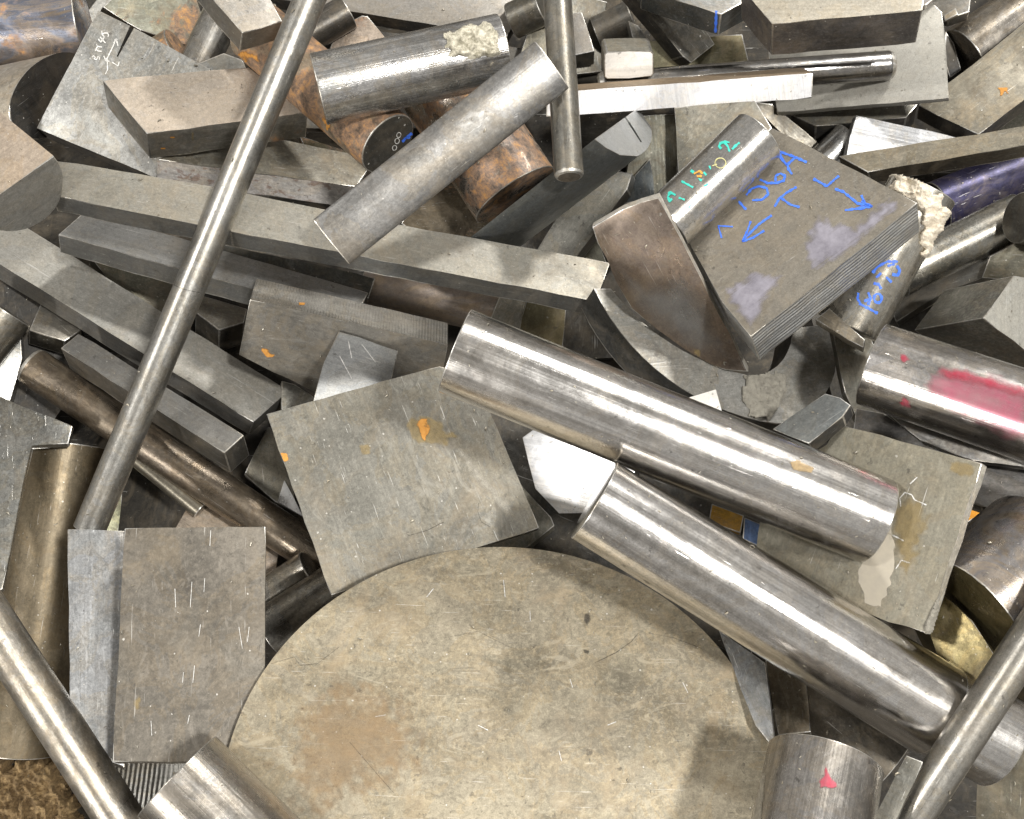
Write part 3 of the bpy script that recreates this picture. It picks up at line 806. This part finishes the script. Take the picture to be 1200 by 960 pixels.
slab('steel_block', 'block with a pale end and brushed sides at the right edge', 'steel block', [(1188, 323), (1240, 332), (1240, 440), (1152, 373)], (-82, 14), 100,
     metal((.50, .49, .445), rough=.5, metallic=.4, mottle=.08, st=.06, tan=0, fleck=.7), side=metal((.31, .30, .265), rough=.42, metallic=.65, brush=.85, st=.3), xdir=(1, 30), part=('end_face', 0))
slab('steel_bar', 'long brownish flat bar crossing to the right edge above the purple bar', SB,
     [(982, 183), (1260, 139), (1262, 160), (1017, 202)], (2, 14), 26, metal((.38, .345, .27), rough=.5, metallic=.45, st=.3, brush=.4, tan=.3), side=metal((.20, .18, .145), st=.5, brush=.5))
mk_pre = cyl('round_bar', 'short round bar with blue marker letters and crusty white end', RB, (993, 384), (1081, 222), 80,
    metal((.56, .545, .50), rough=.24, metallic=.9, mottle=.25, st=.35, tan=.3), tilt=8, cap=metal((.40, .38, .33), rough=.4))
slab('steel_block', 'brown chip wedged at the lower end of the blue lettered round bar', 'steel block',
     [(955, 374), (972, 361), (1014, 398), (1012, 408)], (0, 6), 20, metal((.30, .27, .22), st=.3))
blockb = slab('steel_block', 'big square block with blue marker letters and arrows on its top', 'steel block',
     [(800, 270), (905, 150), (925, 160), (1075, 238), (880, 395), (846, 354)], (9, 31), 56,
     metal((.285, .262, .222), rough=.47, metallic=.5, mottle=.14, st=.28, tan=.12, brush=.12, fleck=.25), side=metal((.46, .465, .46), rough=.4, metallic=.4, mottle=.2, st=.1, brush=.9, scratch=.7, ridges=58, ridge_dir='Z'), bev=1.0, xdir=(60, -48))
teal = cyl('round_bar', 'silver round bar with teal marker letters beside the blue lettered block', RB, (780, 264), (889, 160), 69,
    metal((.46, .45, .43), rough=.22, metallic=.95, mottle=.2, st=.25, tan=.05, fleck=.5), tilt=-3)
wedge = slab('steel_plate', 'brown wedge shaped plate with one curved side lying over the blue lettered block', SP,
     [(694, 266), (730, 245), (772, 231), (800, 285), (877, 436), (850, 434), (833, 427), (802, 409), (770, 386), (740, 362), (722, 330), (712, 305), (700, 285)],
     (1, -6), 13, metal((.27, .22, .185), rough=.30, metallic=.75, mottle=.3, st=.25, tan=.15, brush=.1, bumpy=.2), side=metal((.55, .52, .46), rough=.6, metallic=.3), jit=.9)

# top middle bars
chalk = cyl('round_bar', 'bright silver round bar with an off white crust at one end near the top', RB, (373, 105), (590, 58), 82,
    metal((.56, .555, .55), rough=.24, metallic=.95, mottle=.35, st=.2, tan=0, brush=.7, fleck=.6), tilt=-6, gap=.012)
rodm = cyl('steel_rod', 'dull grey rod with a chamfered end pointing down at the top centre', RD, (650, -50), (667, 208), 34,
    metal((.30, .29, .26), rough=.34, metallic=.8, mottle=.25, st=.35, brush=.4), tilt=12, chamfer=4, cap=metal((.30, .265, .225), rough=.45), gap=.006, part=('end_face', 2))
cyl('half_round_bar', 'grey slanted half round bar lying across the rusty round bar', 'half round bar',
    (388, 284), (647, 76), 66, metal((.31, .305, .295), rough=.34, metallic=.75, mottle=.3, st=.35, tan=.2, fleck=.5), tilt=0, flat=.22, gap=.010)

# ================================================================== lower left
slab('steel_plate', 'ridged steel strip at the bottom edge under the tall brown plate', SP,
     [(120, 880), (285, 880), (240, 960), (140, 960)], (0, 5), 20, metal((.40, .39, .36), rough=.35, metallic=.8, ridges=55), xdir=(30, 0))
bronze = cyl('round_bar', 'broad brown upright round bar near the left edge', RB, (78, 520), (22, 880), 92,
    metal((.22, .18, .12), rough=.42, metallic=.7, mottle=.25, st=.2, tan=.15, brush=.25), tilt=6)
slab('steel_plate', 'scratched bright steel plate with a square corner at the left edge', SP,
     [(-40, 440), (0, 466), (85, 499), (80, 520), (36, 521), (3, 690), (-40, 720)], (2, 4), 10, metal((.34, .34, .32), rough=.34, metallic=.85, mottle=.5, st=.3, scratch=.9, fleck=.8))
rodl = cyl('steel_rod', 'long bright rod running down from the top edge across the left bars', RD, (384, -52), (104, 622), 37,
    metal((.48, .47, .44), rough=.33, metallic=.9, mottle=.25, st=.3, tan=.15, brush=.3), tilt=0, chamfer=1.5)
slab('steel_bar', 'whitish metal strip with a square corner left of the tall brown plate', SB,
     [(79, 620), (146, 622), (146, 900), (83, 870)], (2, 6), 30, metal((.50, .51, .52), rough=.36, metallic=.8, mottle=.35, st=.25, tan=.15, brush=.3, fleck=.6, scratch=.6), xdir=(0, 30))
plate_tall = slab('steel_plate', 'tall brown grey rectangular plate in the lower left', SP,
     [(146, 619), (311, 617), (309, 892), (132, 893)], (3, 6), 40, metal((.20, .18, .15), rough=.45, metallic=.5, mottle=.4, st=.3, tan=.15, brush=.05, scratch=.3, fleck=.5), xdir=(0, 30), gap=.045)
slab('steel_plate', 'stained grey square plate with rust marks in the centre left', SP,
     [(312, 485), (515, 429), (556, 440), (632, 619), (500, 660), (388, 698)], (0, 3), 12,
     metal((.27, .26, .225), rough=.45, metallic=.55, mottle=.35, st=.3, tan=.22, fleck=.4, scratch=.5), gap=.008)
splate = [o for o in COL.objects if 'stained grey square' in o.get('label', '')][0]
disc = slab('steel_disc', 'huge tan grey round disc at the bottom centre', 'steel disc',
     ell(586, 957, 329, 316, 0, 120), (0, 6), 46, metal((.44, .39, .29), rough=.42, metallic=.45, mottle=.4, st=.4, tan=.55, brush=0, scratch=.35, fleck=.6, bumpy=.35), jit=0, bev=2)

# ================================================================== right, front
slab('steel_block', 'blue painted scrap in the slit between the two polished round bars', 'steel block',
     [(872, 606), (892, 614), (888, 640), (870, 632)], (0, 3), 10, metal((.16, .27, .55), rough=.5, metallic=.2))
slab('painted_scrap', 'yellow painted scrap in the slit between the two polished round bars', 'painted scrap',
     [(834, 590), (872, 604), (868, 625), (830, 612)], (0, 3), 10, metal((.65, .36, .04), rough=.5, metallic=.1, st=.4))
slab('steel_plate', 'dark olive plate in the slit beneath the end of the upper polished bar', SP,
     [(905, 615), (1030, 640), (1030, 720), (990, 720), (900, 650)], (2, 5), 14, metal((.24, .225, .175), st=.4, fleck=.6))
slab('steel_plate', 'blue grey scratched plate strip along the right rim of the big disc', SP,
     [(842, 738), (897, 777), (909, 880), (885, 850)], (2, 4), 12, metal((.33, .34, .345), rough=.4, st=.2, scratch=.8))
slab('steel_bar', 'brown dark bar end under the lower polished bar beside the disc', SB,
     [(896, 770), (945, 800), (950, 858), (912, 862)], (2, 6), 24, metal((.22, .19, .145), st=.4))
brass = slab('round_bar', 'big brown and blue stained round bar with a dark end at the right edge', RB,
     ell(1136, 745, 104, 52, 53, 56), (88, -74), 122, metal((.24, .20, .10), rough=.3, metallic=.8, mottle=.4, st=.5, tan=.4),
     side=metal((.40, .35, .28), rough=.26, metallic=.85, oil=.35, st=.3, tan=.4), bev=1.5, gap=.0, part=('end_face', 0))
slab('yellow_glow_block', 'added block for the yellow glow in the hollow below the big stained bar end', 'yellow glow block',
     [(1078, 706), (1102, 694), (1140, 728), (1166, 768), (1150, 806), (1100, 775)], (4, 2), 20, metal((.36, .30, .15), rough=.35, metallic=.8, mottle=.5, st=.5))  # added slab, its yellow colour stands in for reflected glow
chalkp = slab('steel_plate', 'yellow stained plate with chalk marks under the upper polished bar', SP,
     [(970, 522), (982, 497), (1151, 543), (1084, 742), (1000, 712), (880, 670), (900, 560)], (7, 3), 16,
     metal((.34, .32, .255), rough=.47, metallic=.45, mottle=.18, st=.35, tan=.4, fleck=.4, scratch=.5), side=metal((.62, .59, .52), rough=.5, metallic=.3), jit=.8)
slab('half_round_bar', 'small dark blue grey half round offcut above the upper polished bar', 'half round bar',
     [(967, 461), (985, 466), (997, 475), (988, 488), (948, 520), (905, 503)], (4, 11), 24, metal((.24, .255, .255), rough=.42, metallic=.7, st=.1, mottle=.15), side=side_d)
redbar = cyl('round_bar', 'round bar stained red and pink at the right edge', RB, (1022, 427), (1275, 512), 103,
    metal((.50, .485, .47), rough=.2, metallic=.97, mottle=.2, st=.3, tan=.1, brush=.5), tilt=21)
big1 = cyl('round_bar', 'upper of the two big polished round bars crossing the centre', RB, (533, 411), (1027, 611), 104,
    metal(CHROME, rough=.185, metallic=1.0, mottle=.12, st=.16, tan=.02, brush=.45, fleck=.4, scratch=.5, bumpy=.2), tilt=0)
slab('steel_block', 'dark olive block in the bottom right corner', 'steel block',
     [(1145, 900), (1180, 870), (1240, 840), (1240, 1010), (1143, 1010)], (0, 4), 40, metal((.20, .185, .145), st=.4), gap=.0)
cyl('round_bar', 'shiny stub showing beyond the lower polished bar, right of the crossing rod', RB, (1082, 821), (1171, 869), 112,
    metal(CHROME, rough=.24, metallic=1.0, mottle=.15, st=.2, tan=.02, brush=.4, bumpy=.2), tilt=0, lift=-.035)
big2 = cyl('round_bar', 'lower of the two big polished round bars, left of the lower right rod', RB, (696, 586), (1098, 833), 104, wb=112, mat=
    metal(CHROME, rough=.175, metallic=1.0, mottle=.12, st=.12, tan=.02, brush=.45, fleck=.4, scratch=.5, bumpy=.2), tilt=1)
cyl('steel_rod', 'rod crossing the bottom right corner over the lower polished bar', RD, (1020, 1032), (1270, 650), 46,
    metal((.42, .405, .37), rough=.33, metallic=.9, mottle=.2, st=.3, brush=.3), tilt=0, gap=.002)
slab('steel_block', 'narrow grey bar edge between the red marked bar and the lower right rod', 'steel block',
     [(1062, 885), (1082, 893), (1040, 985), (1012, 985)], (0, 4), 20, metal((.24, .235, .21), st=.3))
redc = cyl('round_bar', 'short upright round bar with a red triangle mark at the bottom right', RB, (935, 1050), (967, 890), 137,
    metal((.44, .42, .40), rough=.24, metallic=.95, mottle=.25, st=.3, tan=.15, brush=.6), tilt=-28)
rodb = cyl('steel_rod', 'stained rod in the bottom left corner', RD, (-50, 666), (176, 1014), 52,
    metal((.44, .41, .36), rough=.33, metallic=.85, mottle=.3, st=.45, tan=.3, bumpy=.6), tilt=0)
cyl('round_bar', 'smooth round bar end at the bottom edge overlapping the big disc', RB, (208, 909), (330, 1030), 121,
    metal((.46, .44, .41), rough=.24, metallic=.9, mottle=.2, st=.3, tan=.25, brush=.4), tilt=4)


# ================================================================== writing, paint and residues
def Z(x0, y0, k, lines): return [[(x0+x/k, y0+y/k) for x, y in l] for l in lines]
def loop(cx, cy, a, b, r=0): p = ell(cx, cy, a, b, r, 14); return p+[p[0]]
white_ink = film_mat('scratched_white', (.72, .71, .68), rough=.5, thr=.30, soft=.2, scale=300)
blue_ink = film_mat('blue_marker', (.035, .13, .72), rough=.45, thr=.33, soft=.14, scale=170, maxa=.92, col2=(.07, .20, .70))
teal_ink = film_mat('teal_marker', (.03, .50, .40), rough=.5, thr=.33, soft=.14, scale=200, maxa=.9, col2=(.06, .55, .46))
orange_ink = film_mat('orange_marker', (.70, .36, .06), rough=.6, thr=.26, soft=.2, scale=260)
yellow_ink = film_mat('yellow_marker', (.55, .52, .25), rough=.6, thr=.3, soft=.2, scale=260)
red_paint = film_mat('red_paint', (.52, .06, .10), rough=.3, metallic=.6, thr=.46, soft=.25, scale=50, stretch=(.3, 1.6, 1.6), maxa=.8, col2=(.50, .16, .20))
pink_paint = film_mat('pink_paint', (.62, .17, .25), rough=.25, metallic=.7, thr=.42, soft=.35, scale=36, stretch=(.25, 1.4, 1.4), maxa=.8, col2=(.55, .26, .30))
polish = film_mat('polished_patch', (.50, .48, .56), rough=.34, metallic=.55, col2=(.30, .285, .34), thr=.40, soft=.30, scale=34, stretch=(.12, 5, 5), maxa=.75)
rust_spot = film_mat('rust_spot', (.55, .27, .06), rough=.8, thr=.34, soft=.2, scale=180, col2=(.45, .19, .03))
yel_spot = film_mat('yellow_stain', (.42, .31, .13), rough=.6, metallic=.3, thr=.44, soft=.22, scale=80, maxa=.45)
warm_spot = film_mat('brown_stain', (.36, .23, .11), rough=.5, metallic=.3, thr=.44, soft=.22, scale=30, maxa=.38, col2=(.27, .19, .11))
grey_spot = film_mat('grey_stain', (.30, .31, .31), rough=.45, metallic=.4, thr=.34, soft=.5, scale=22, maxa=.5, col2=(.22, .225, .22))
dark_spot = film_mat('dark_stain_and_shade', (.05, .045, .04), rough=.6, metallic=.2, thr=.38, soft=.3, scale=40, maxa=.6)
lit_crescent = film_mat('painted_light', (.52, .47, .38), rough=.8, thr=.42, soft=.10, scale=40, maxa=.75, col2=(.46, .42, .35))
pale_spot = film_mat('pale_film', (.50, .47, .40), rough=.5, metallic=.4, thr=.42, soft=.28, scale=110, maxa=.6)
chalk_m = rough_mat('chalky_crust', (.70, .66, .54), (.24, .22, .16), scale=110)
foam_m = rough_mat('white_foam', (.86, .79, .66), (.62, .54, .42), scale=130)
cement_m = rough_mat('grey_cement', (.34, .32, .27), (.24, .225, .19), scale=110)
tan_m = rough_mat('tan_fibre', (.36, .25, .12), (.14, .09, .04), scale=80)

# numbers scratched on the slotted plate
stroke(slot, 'scratched_writing', Z(90, 10, 12, [
    [(352, 315), (360, 372), (388, 402), (372, 425)], [(360, 372), (388, 348), (430, 348), (450, 375), (440, 404)],
    [(305, 432), (340, 478), (395, 400)], [(330, 400), (372, 455), (408, 490)], [(262, 570), (300, 600), (352, 608)],
    [(275, 505), (305, 540), (355, 545)], [(300, 520), (272, 585), (262, 600)], [(212, 690), (238, 668), (262, 690), (246, 712), (282, 722), (296, 682), (325, 690), (320, 722)]]), 2.1, white_ink)
stroke(slot, 'scratched_arrow', Z(90, 10, 12, [[(556, 428), (500, 560), (432, 700), (400, 740)], [(556, 428), (516, 490)], [(556, 428), (582, 535)], [(575, 440), (530, 445)],
    [(382, 670), (415, 742), (462, 742)], [(430, 720), (436, 860), (405, 925)], [(500, 760), (582, 812), (600, 750)]]), 2.0, white_ink)
# blue marker on the big block
K = 5.714
stroke(blockb, 'marker_writing', Z(830, 160, K, [
    [(480, 105), (570, 135), (660, 175)], [(480, 105), (490, 150), (530, 195)], [(585, 140), (530, 190), (540, 225), (562, 255)],
    [(345, 290), (400, 315), (465, 312), (505, 298), (516, 265), (485, 250), (452, 265), (450, 300)],
    [(255, 395), (290, 352), (340, 335), (392, 348), (402, 388), (362, 424), (295, 430)], [(205, 435), (230, 465), (255, 492)]]), 4.2, blue_ink)
stroke(blockb, 'marker_letter', Z(830, 160, K, [[(592, 340), (525, 378), (475, 420), (445, 472)], [(490, 415), (550, 458), (612, 476)]]), 4.0, blue_ink)
stroke(blockb, 'marker_letter', Z(830, 160, K, [[(705, 285), (795, 335), (875, 265)]]), 4.2, blue_ink)
stroke(blockb, 'marker_letter', Z(830, 160, K, [[(64, 600), (165, 606)], [(68, 600), (90, 682)]]), 2.4, blue_ink)
stroke(blockb, 'marker_arrow', Z(830, 160, K, [[(425, 530), (335, 592), (228, 705)], [(285, 570), (260, 640), (228, 705)], [(228, 705), (300, 680), (375, 632)]]), 3.6, blue_ink)
stroke(blockb, 'marker_arrow', Z(830, 160, K, [[(848, 352), (905, 372), (1000, 450), (1100, 470)], [(1025, 395), (1050, 450), (1100, 470)], [(915, 496), (1000, 485), (1100, 470)], [(1030, 430), (1060, 470)]]), 4.4, blue_ink)
film(blockb, 'polished_patch', [(937, 295), (946, 262), (962, 250), (980, 256), (1000, 262), (1040, 228), (1062, 240), (990, 305), (950, 322)], polish, soft=14, ragged=8)
film(blockb, 'polished_patch', [(848, 352), (851, 336), (882, 316), (928, 318), (905, 350), (880, 390)], polish, soft=12, ragged=6)
# teal marker on the round bar
K = 7.5
for l_ in Z(760, 140, K, [
    [(640, 260), (620, 238), (632, 212), (670, 200), (712, 205)], [(672, 205), (700, 245), (712, 285)], [(735, 265), (762, 235), (800, 205)],
    [(290, 545), (340, 572), (392, 600)], [(190, 640), (172, 680), (185, 722), (208, 700)], [(185, 640), (238, 668)], [(265, 690), (318, 708)],
    [(372, 452), (400, 470)], [(440, 520), (468, 540)], [(485, 465), (508, 492)], [(345, 775), (378, 752)], [(535, 410), (545, 440)], [(490, 590), (525, 570)]]):
    stroke(teal, 'marker_letter', [l_], 3.8, teal_ink)
stroke(teal, 'marker_smudge', Z(760, 140, K, [[(400, 480), (450, 455), (475, 480)], [(425, 500), (470, 500)]]), 3, orange_ink)
stroke(teal, 'marker_ring', Z(760, 140, K, [loop(632, 385, 48, 44), [(560, 410), (600, 395)]]), 2.0, yellow_ink)
# blue marker on the short round bar
stroke(mk_pre, 'marker_writing', Z(960, 240, K, [
    [(352, 868), (430, 910), (512, 955)], loop(514, 822, 34, 40), [(345, 775), (338, 830), (360, 862)], [(430, 770), (452, 830), (428, 880)], [(395, 850), (440, 830)],
    [(478, 690), (520, 700), (545, 740)], [(468, 600), (520, 540), (600, 500), (690, 500)], [(640, 612), (688, 620), (706, 575), (680, 535)], [(588, 635), (635, 680)], [(600, 540), (660, 520)], [(500, 640), (545, 600)]]), 4.6, blue_ink)
# small marks
stroke(tick, 'marker_tick', [[(839.5, 13), (838.6, 38)]], 4.6, blue_ink)
stroke(orange_bar, 'marker_number', [loop(467, 158, 2.4, 3, 20), loop(465, 165, 2.6, 3.2, 20), loop(462, 173, 2.4, 3, 20)], 1.3, white_ink)
stroke(orange_bar, 'marker_patch', [[(471, 166), (478, 159), (484, 155)], [(473, 162), (482, 160)]], 4.5, blue_ink)
K = 3
for l_ in Z(800, 480, K, [[(768, 342), (764, 312), (782, 292), (806, 300), (816, 318), (858, 336)], [(735, 440), (778, 462)], [(750, 560), (770, 530), (800, 540)], [(800, 262), (826, 238)]]):
    stroke(chalkp, 'chalk_mark', [l_], 2.0, white_ink)
film(chalkp, 'painted_light_patch', [(1046, 606), (1051, 640), (1047, 680), (1034, 716), (1012, 708), (1004, 672), (1010, 645), (1028, 622)], lit_crescent, soft=5, step=1.2, ragged=3)  # lit crescent of the plate, painted on as a pale colour film
film(chalkp, 'yellow_stain', [(1040, 590), (1075, 575), (1095, 600), (1080, 660), (1060, 690), (1048, 660)], yel_spot, soft=14, ragged=10)
film(chalkp, 'yellow_stain', [(1108, 535), (1148, 545), (1140, 565), (1112, 555)], yel_spot, soft=6, ragged=5)
film(chalkp, 'grey_crust', [(1082, 735), (1098, 700), (1102, 715), (1100, 745), (1094, 764), (1086, 756)], cement_m, step=1.5, soft=5, height=.004, also=(big2,))
# paint on the round bars
film(redbar, 'red_paint', [(1085, 432), (1110, 425), (1160, 432), (1215, 450), (1215, 525), (1180, 520), (1140, 500), (1100, 480), (1075, 455)], pink_paint, soft=22, ragged=4)
film(redbar, 'red_paint', [(1082, 430), (1125, 426), (1175, 440), (1215, 455), (1215, 478), (1160, 462), (1110, 448)], red_paint, soft=14, ragged=4, lift=.0014)
film(redbar, 'red_paint', [(1050, 415), (1064, 416), (1070, 424), (1058, 428)], red_paint, soft=4, ragged=5)
film(redbar, 'red_paint', [(1048, 466), (1075, 464), (1072, 478), (1058, 484)], red_paint, soft=6, ragged=7)
film(redc, 'red_mark', [(969, 896), (975, 905), (983, 926), (958, 924), (956, 916)], red_paint, step=1.2, soft=4, ragged=6)
film(redc, 'pale_streak', [(890, 905), (900, 905), (893, 970), (876, 970)], pale_spot, soft=4)
# crusts
film(chalk, 'chalky_crust', [(520, 40), (548, 30), (576, 26), (586, 40), (585, 64), (566, 69), (544, 66), (525, 69)], chalk_m, step=1.3, soft=5, height=.006, ragged=7)
film(mk_pre, 'foam_crust', [(1044, 214), (1052, 204), (1068, 203), (1085, 213), (1103, 230), (1114, 252), (1112, 272), (1100, 282), (1098, 300), (1088, 308), (1080, 296), (1080, 272), (1077, 250), (1064, 238), (1050, 228)],
     foam_m, step=1.4, soft=6, height=.008, ragged=12, also=(blockb, purple, silver))
film(ring, 'cement_crust', [(874, 440), (886, 432), (916, 436), (922, 446), (914, 478), (896, 493), (876, 488), (870, 462)], cement_m, step=1.4, soft=4, height=.006, ragged=7)
tl = film(bronze, 'fibre_lump', [(-30, 900), (8, 897), (40, 886), (62, 892), (84, 922), (98, 975), (60, 1000), (-30, 1000)], tan_m, step=2, soft=14, height=.022, ragged=16, also=(g, rodb), lift=.02,
     label='crumbly tan lump of fibrous waste in the bottom left corner', cat='waste lump')
# stains
film(splate, 'rust_spot', [(328, 530), (337, 531), (339, 540), (331, 543)], rust_spot, step=1, soft=2)
film(splate, 'rust_spot', [(487, 492), (500, 490), (505, 505), (498, 520), (490, 512)], rust_spot, step=1.2, soft=6, ragged=8, lift=.0012)
film(splate, 'yellow_stain', [(470, 490), (500, 482), (530, 500), (538, 515), (515, 526), (480, 522)], yel_spot, soft=8, ragged=8)
film(splate, 'yellow_stain', [(418, 520), (436, 518), (436, 534), (422, 536)], yel_spot, soft=5)
film(splate, 'pale_film', [(515, 505), (535, 510), (600, 590), (620, 615), (595, 612), (550, 560)], pale_spot, soft=12)  # paler band towards the right side of the plate
film(milled, 'rust_spot', [(305, 408), (312, 408), (322, 416), (318, 420), (308, 416)], rust_spot, step=.8, soft=3, ragged=5)
film(milled, 'rust_spot', [(349, 354), (359, 355), (357, 359), (350, 359)], rust_spot, step=1, soft=2)
film(spotted, 'rust_spot', [(1168, 103), (1180, 103), (1182, 111), (1170, 112)], rust_spot, step=.8, soft=3, ragged=5)
film(beige, 'yellow_dash', [(199, 159.5), (205, 159.5), (205, 162), (199, 162)], rust_spot, step=.7, soft=1)
film(beige, 'yellow_dash', [(188, 172.5), (194, 172.5), (194, 175), (188, 175)], rust_spot, step=.7, soft=1)
film(beige, 'rust_spot', [(221, 155), (228, 153), (229, 165), (223, 167)], yel_spot, step=.8, soft=3, ragged=5)
film(disc, 'brown_stain', [(300, 900), (330, 820), (400, 760), (480, 790), (530, 850), (500, 930), (400, 975), (310, 960)], warm_spot, soft=70, step=5, ragged=40)
film(disc, 'dark_chip', [(684, 718), (692, 716), (694, 728), (688, 735), (682, 728)], dark_spot, step=1.2, soft=3)
film(disc, 'dark_chip', [(682, 760), (692, 762), (690, 768), (684, 766)], dark_spot, step=1.2, soft=2)
film(plate_tall, 'rust_spot', [(153, 815), (168, 812), (168, 830), (156, 832)], yel_spot, lift=.0012, soft=6, ragged=5)
film(wedge, 'grey_wear', [(715, 300), (760, 330), (800, 320), (830, 350), (870, 430), (820, 420), (760, 378), (738, 352)], grey_spot, soft=26, step=3)
film(wedge, 'yellow_patch', [(810, 405), (824, 408), (822, 422), (812, 420)], yel_spot, soft=5, lift=.0013)  # small yellow patch near the curved side
film(big1, 'tan_stain', [(924, 541), (935, 538), (955, 548), (952, 556), (928, 552)], film_mat('tan_stain', (.42, .30, .15), rough=.5, metallic=.4, thr=.36, soft=.2, scale=120, maxa=.7), step=1.5, soft=4)
stroke(rodl, 'joint_line', [[(202, 333), (214, 339), (234, 343)]], 1.6, dark_spot)
stroke(rodb, 'joint_line', [[(140, 948), (152, 935), (168, 930)]], 1.2, dark_spot)  # dark line painted for the shadow at the joint

film(orange_bar, 'rust_spot', [(262, 50), (280, 58), (300, 62), (312, 52), (300, 75), (275, 72)], rust_spot, soft=8, ragged=10)
film(orange_bar, 'rust_spot', [(375, 130), (395, 140), (385, 165), (380, 160)], rust_spot, soft=5, ragged=8)

for ln, wd in (([(697, 777), (722, 765), (740, 752), (748, 742)], 1.6), ([(318, 778), (345, 770), (352, 780), (372, 778), (398, 758)], 1.1), ([(760, 742), (790, 748), (822, 760)], 1.0),
               ([(410, 870), (440, 905), (462, 930)], 1.4), ([(520, 748), (560, 740), (600, 760)], .9)):
    stroke(disc, 'fine_crack', [ln], wd, dark_spot)
for ln in ([(621, 716), (621.5, 728)], [(590, 680), (592, 700)], [(668, 796), (671, 806)], [(712, 850), (722, 846)], [(500, 700), (508, 690)], [(440, 840), (452, 838)],
           [(800, 800), (806, 812)], [(655, 880), (658, 892)], [(560, 850), (572, 856)]):
    stroke(disc, 'bright_nick', [ln], 1.2, white_ink)
for ln in ([(561, 590), (560, 600), (564, 612), (575, 618)], [(478, 628), (500, 622), (520, 612)]):
    stroke(splate, 'fine_crack', [ln], 1.5, dark_spot)
for ln in ([(240, 678), (239, 694)], [(225, 682), (223, 712)], [(235, 732), (233, 746)], [(228, 780), (226, 800)], [(215, 788), (214, 800)], [(177, 845), (178, 862)], [(205, 690), (206, 712)],
           [(222, 838), (220, 848)], [(280, 735), (284, 760)], [(247, 622), (246, 640)], [(292, 735), (290, 752)]):
    stroke(plate_tall, 'long_scratch', [ln], 1.0, white_ink)
for ln in ([(424, 404), (440, 425)], [(398, 418), (412, 444)], [(408, 400), (412, 420)]):
    stroke(small_plate, 'long_scratch', [ln], 1.3, white_ink)

# loose swarf: slivers and grit lying all over the heap
deps = bpy.context.evaluated_depsgraph_get(); deps.update()
bm = bmesh.new(); rnd = random.Random(5); O = CAM.translation
for i in range(1500):
    p = (rnd.uniform(-60, 1260), rnd.uniform(-40, 1000))
    dr = (CAM.to_3x3() @ Vector(ray(p))).normalized()
    ok, loc, nn, _, ob, _ = scene.ray_cast(deps, O, dr)
    if not ok or nn.z < .45 or (ob.parent and ob.name.startswith(('foam', 'chalky'))): continue
    big = rnd.random() < .12
    ln = rnd.uniform(.0012, .003)*(1.9 if big else 1); wd = ln*rnd.uniform(.2, .5); th = ln*.15
    a = rnd.uniform(0, 6.28); t = nn.orthogonal().normalized(); b = nn.cross(t)
    u = t*math.cos(a)+b*math.sin(a); v = nn.cross(u)
    k = rnd.uniform(-.5, .5); prev = None; n = 4
    for j in range(n+1):
        s_ = (j/n-.5)*ln; c_ = loc + nn*(.0003+ (ln*.25*(1-(2*j/n-1)**2) if big else 0)) + u*s_ + v*(k*ln*(2*j/n-1)**2*.5)
        w_ = wd*(.3+.7*math.sin(math.pi*(j+.5)/(n+1)))*.5
        q = [bm.verts.new(x) for x in (c_-v*w_, c_+v*w_, c_+v*w_*.6+nn*th, c_-v*w_*.6+nn*th)]
        if prev:
            for m_ in range(4): bm.faces.new((prev[m_], prev[(m_+1) % 4], q[(m_+1) % 4], q[m_]))
        else: bm.faces.new(q[::-1])
        prev = q
    bm.faces.new(prev)
    for f in bm.faces[-1:]: pass
bmesh.ops.recalc_face_normals(bm, faces=bm.faces)
me = bpy.data.meshes.new('metal_swarf'); bm.to_mesh(me); bm.free()
me.materials.append(metal((.50, .47, .40), rough=.4, metallic=.6, mottle=.9, brush=0, st=.6))
sw = bpy.data.objects.new('metal_swarf', me); COL.objects.link(sw); sw['kind'] = 'stuff'
sw['label'] = 'tiny metal slivers and grit scattered over the whole heap'; sw['category'] = 'swarf'
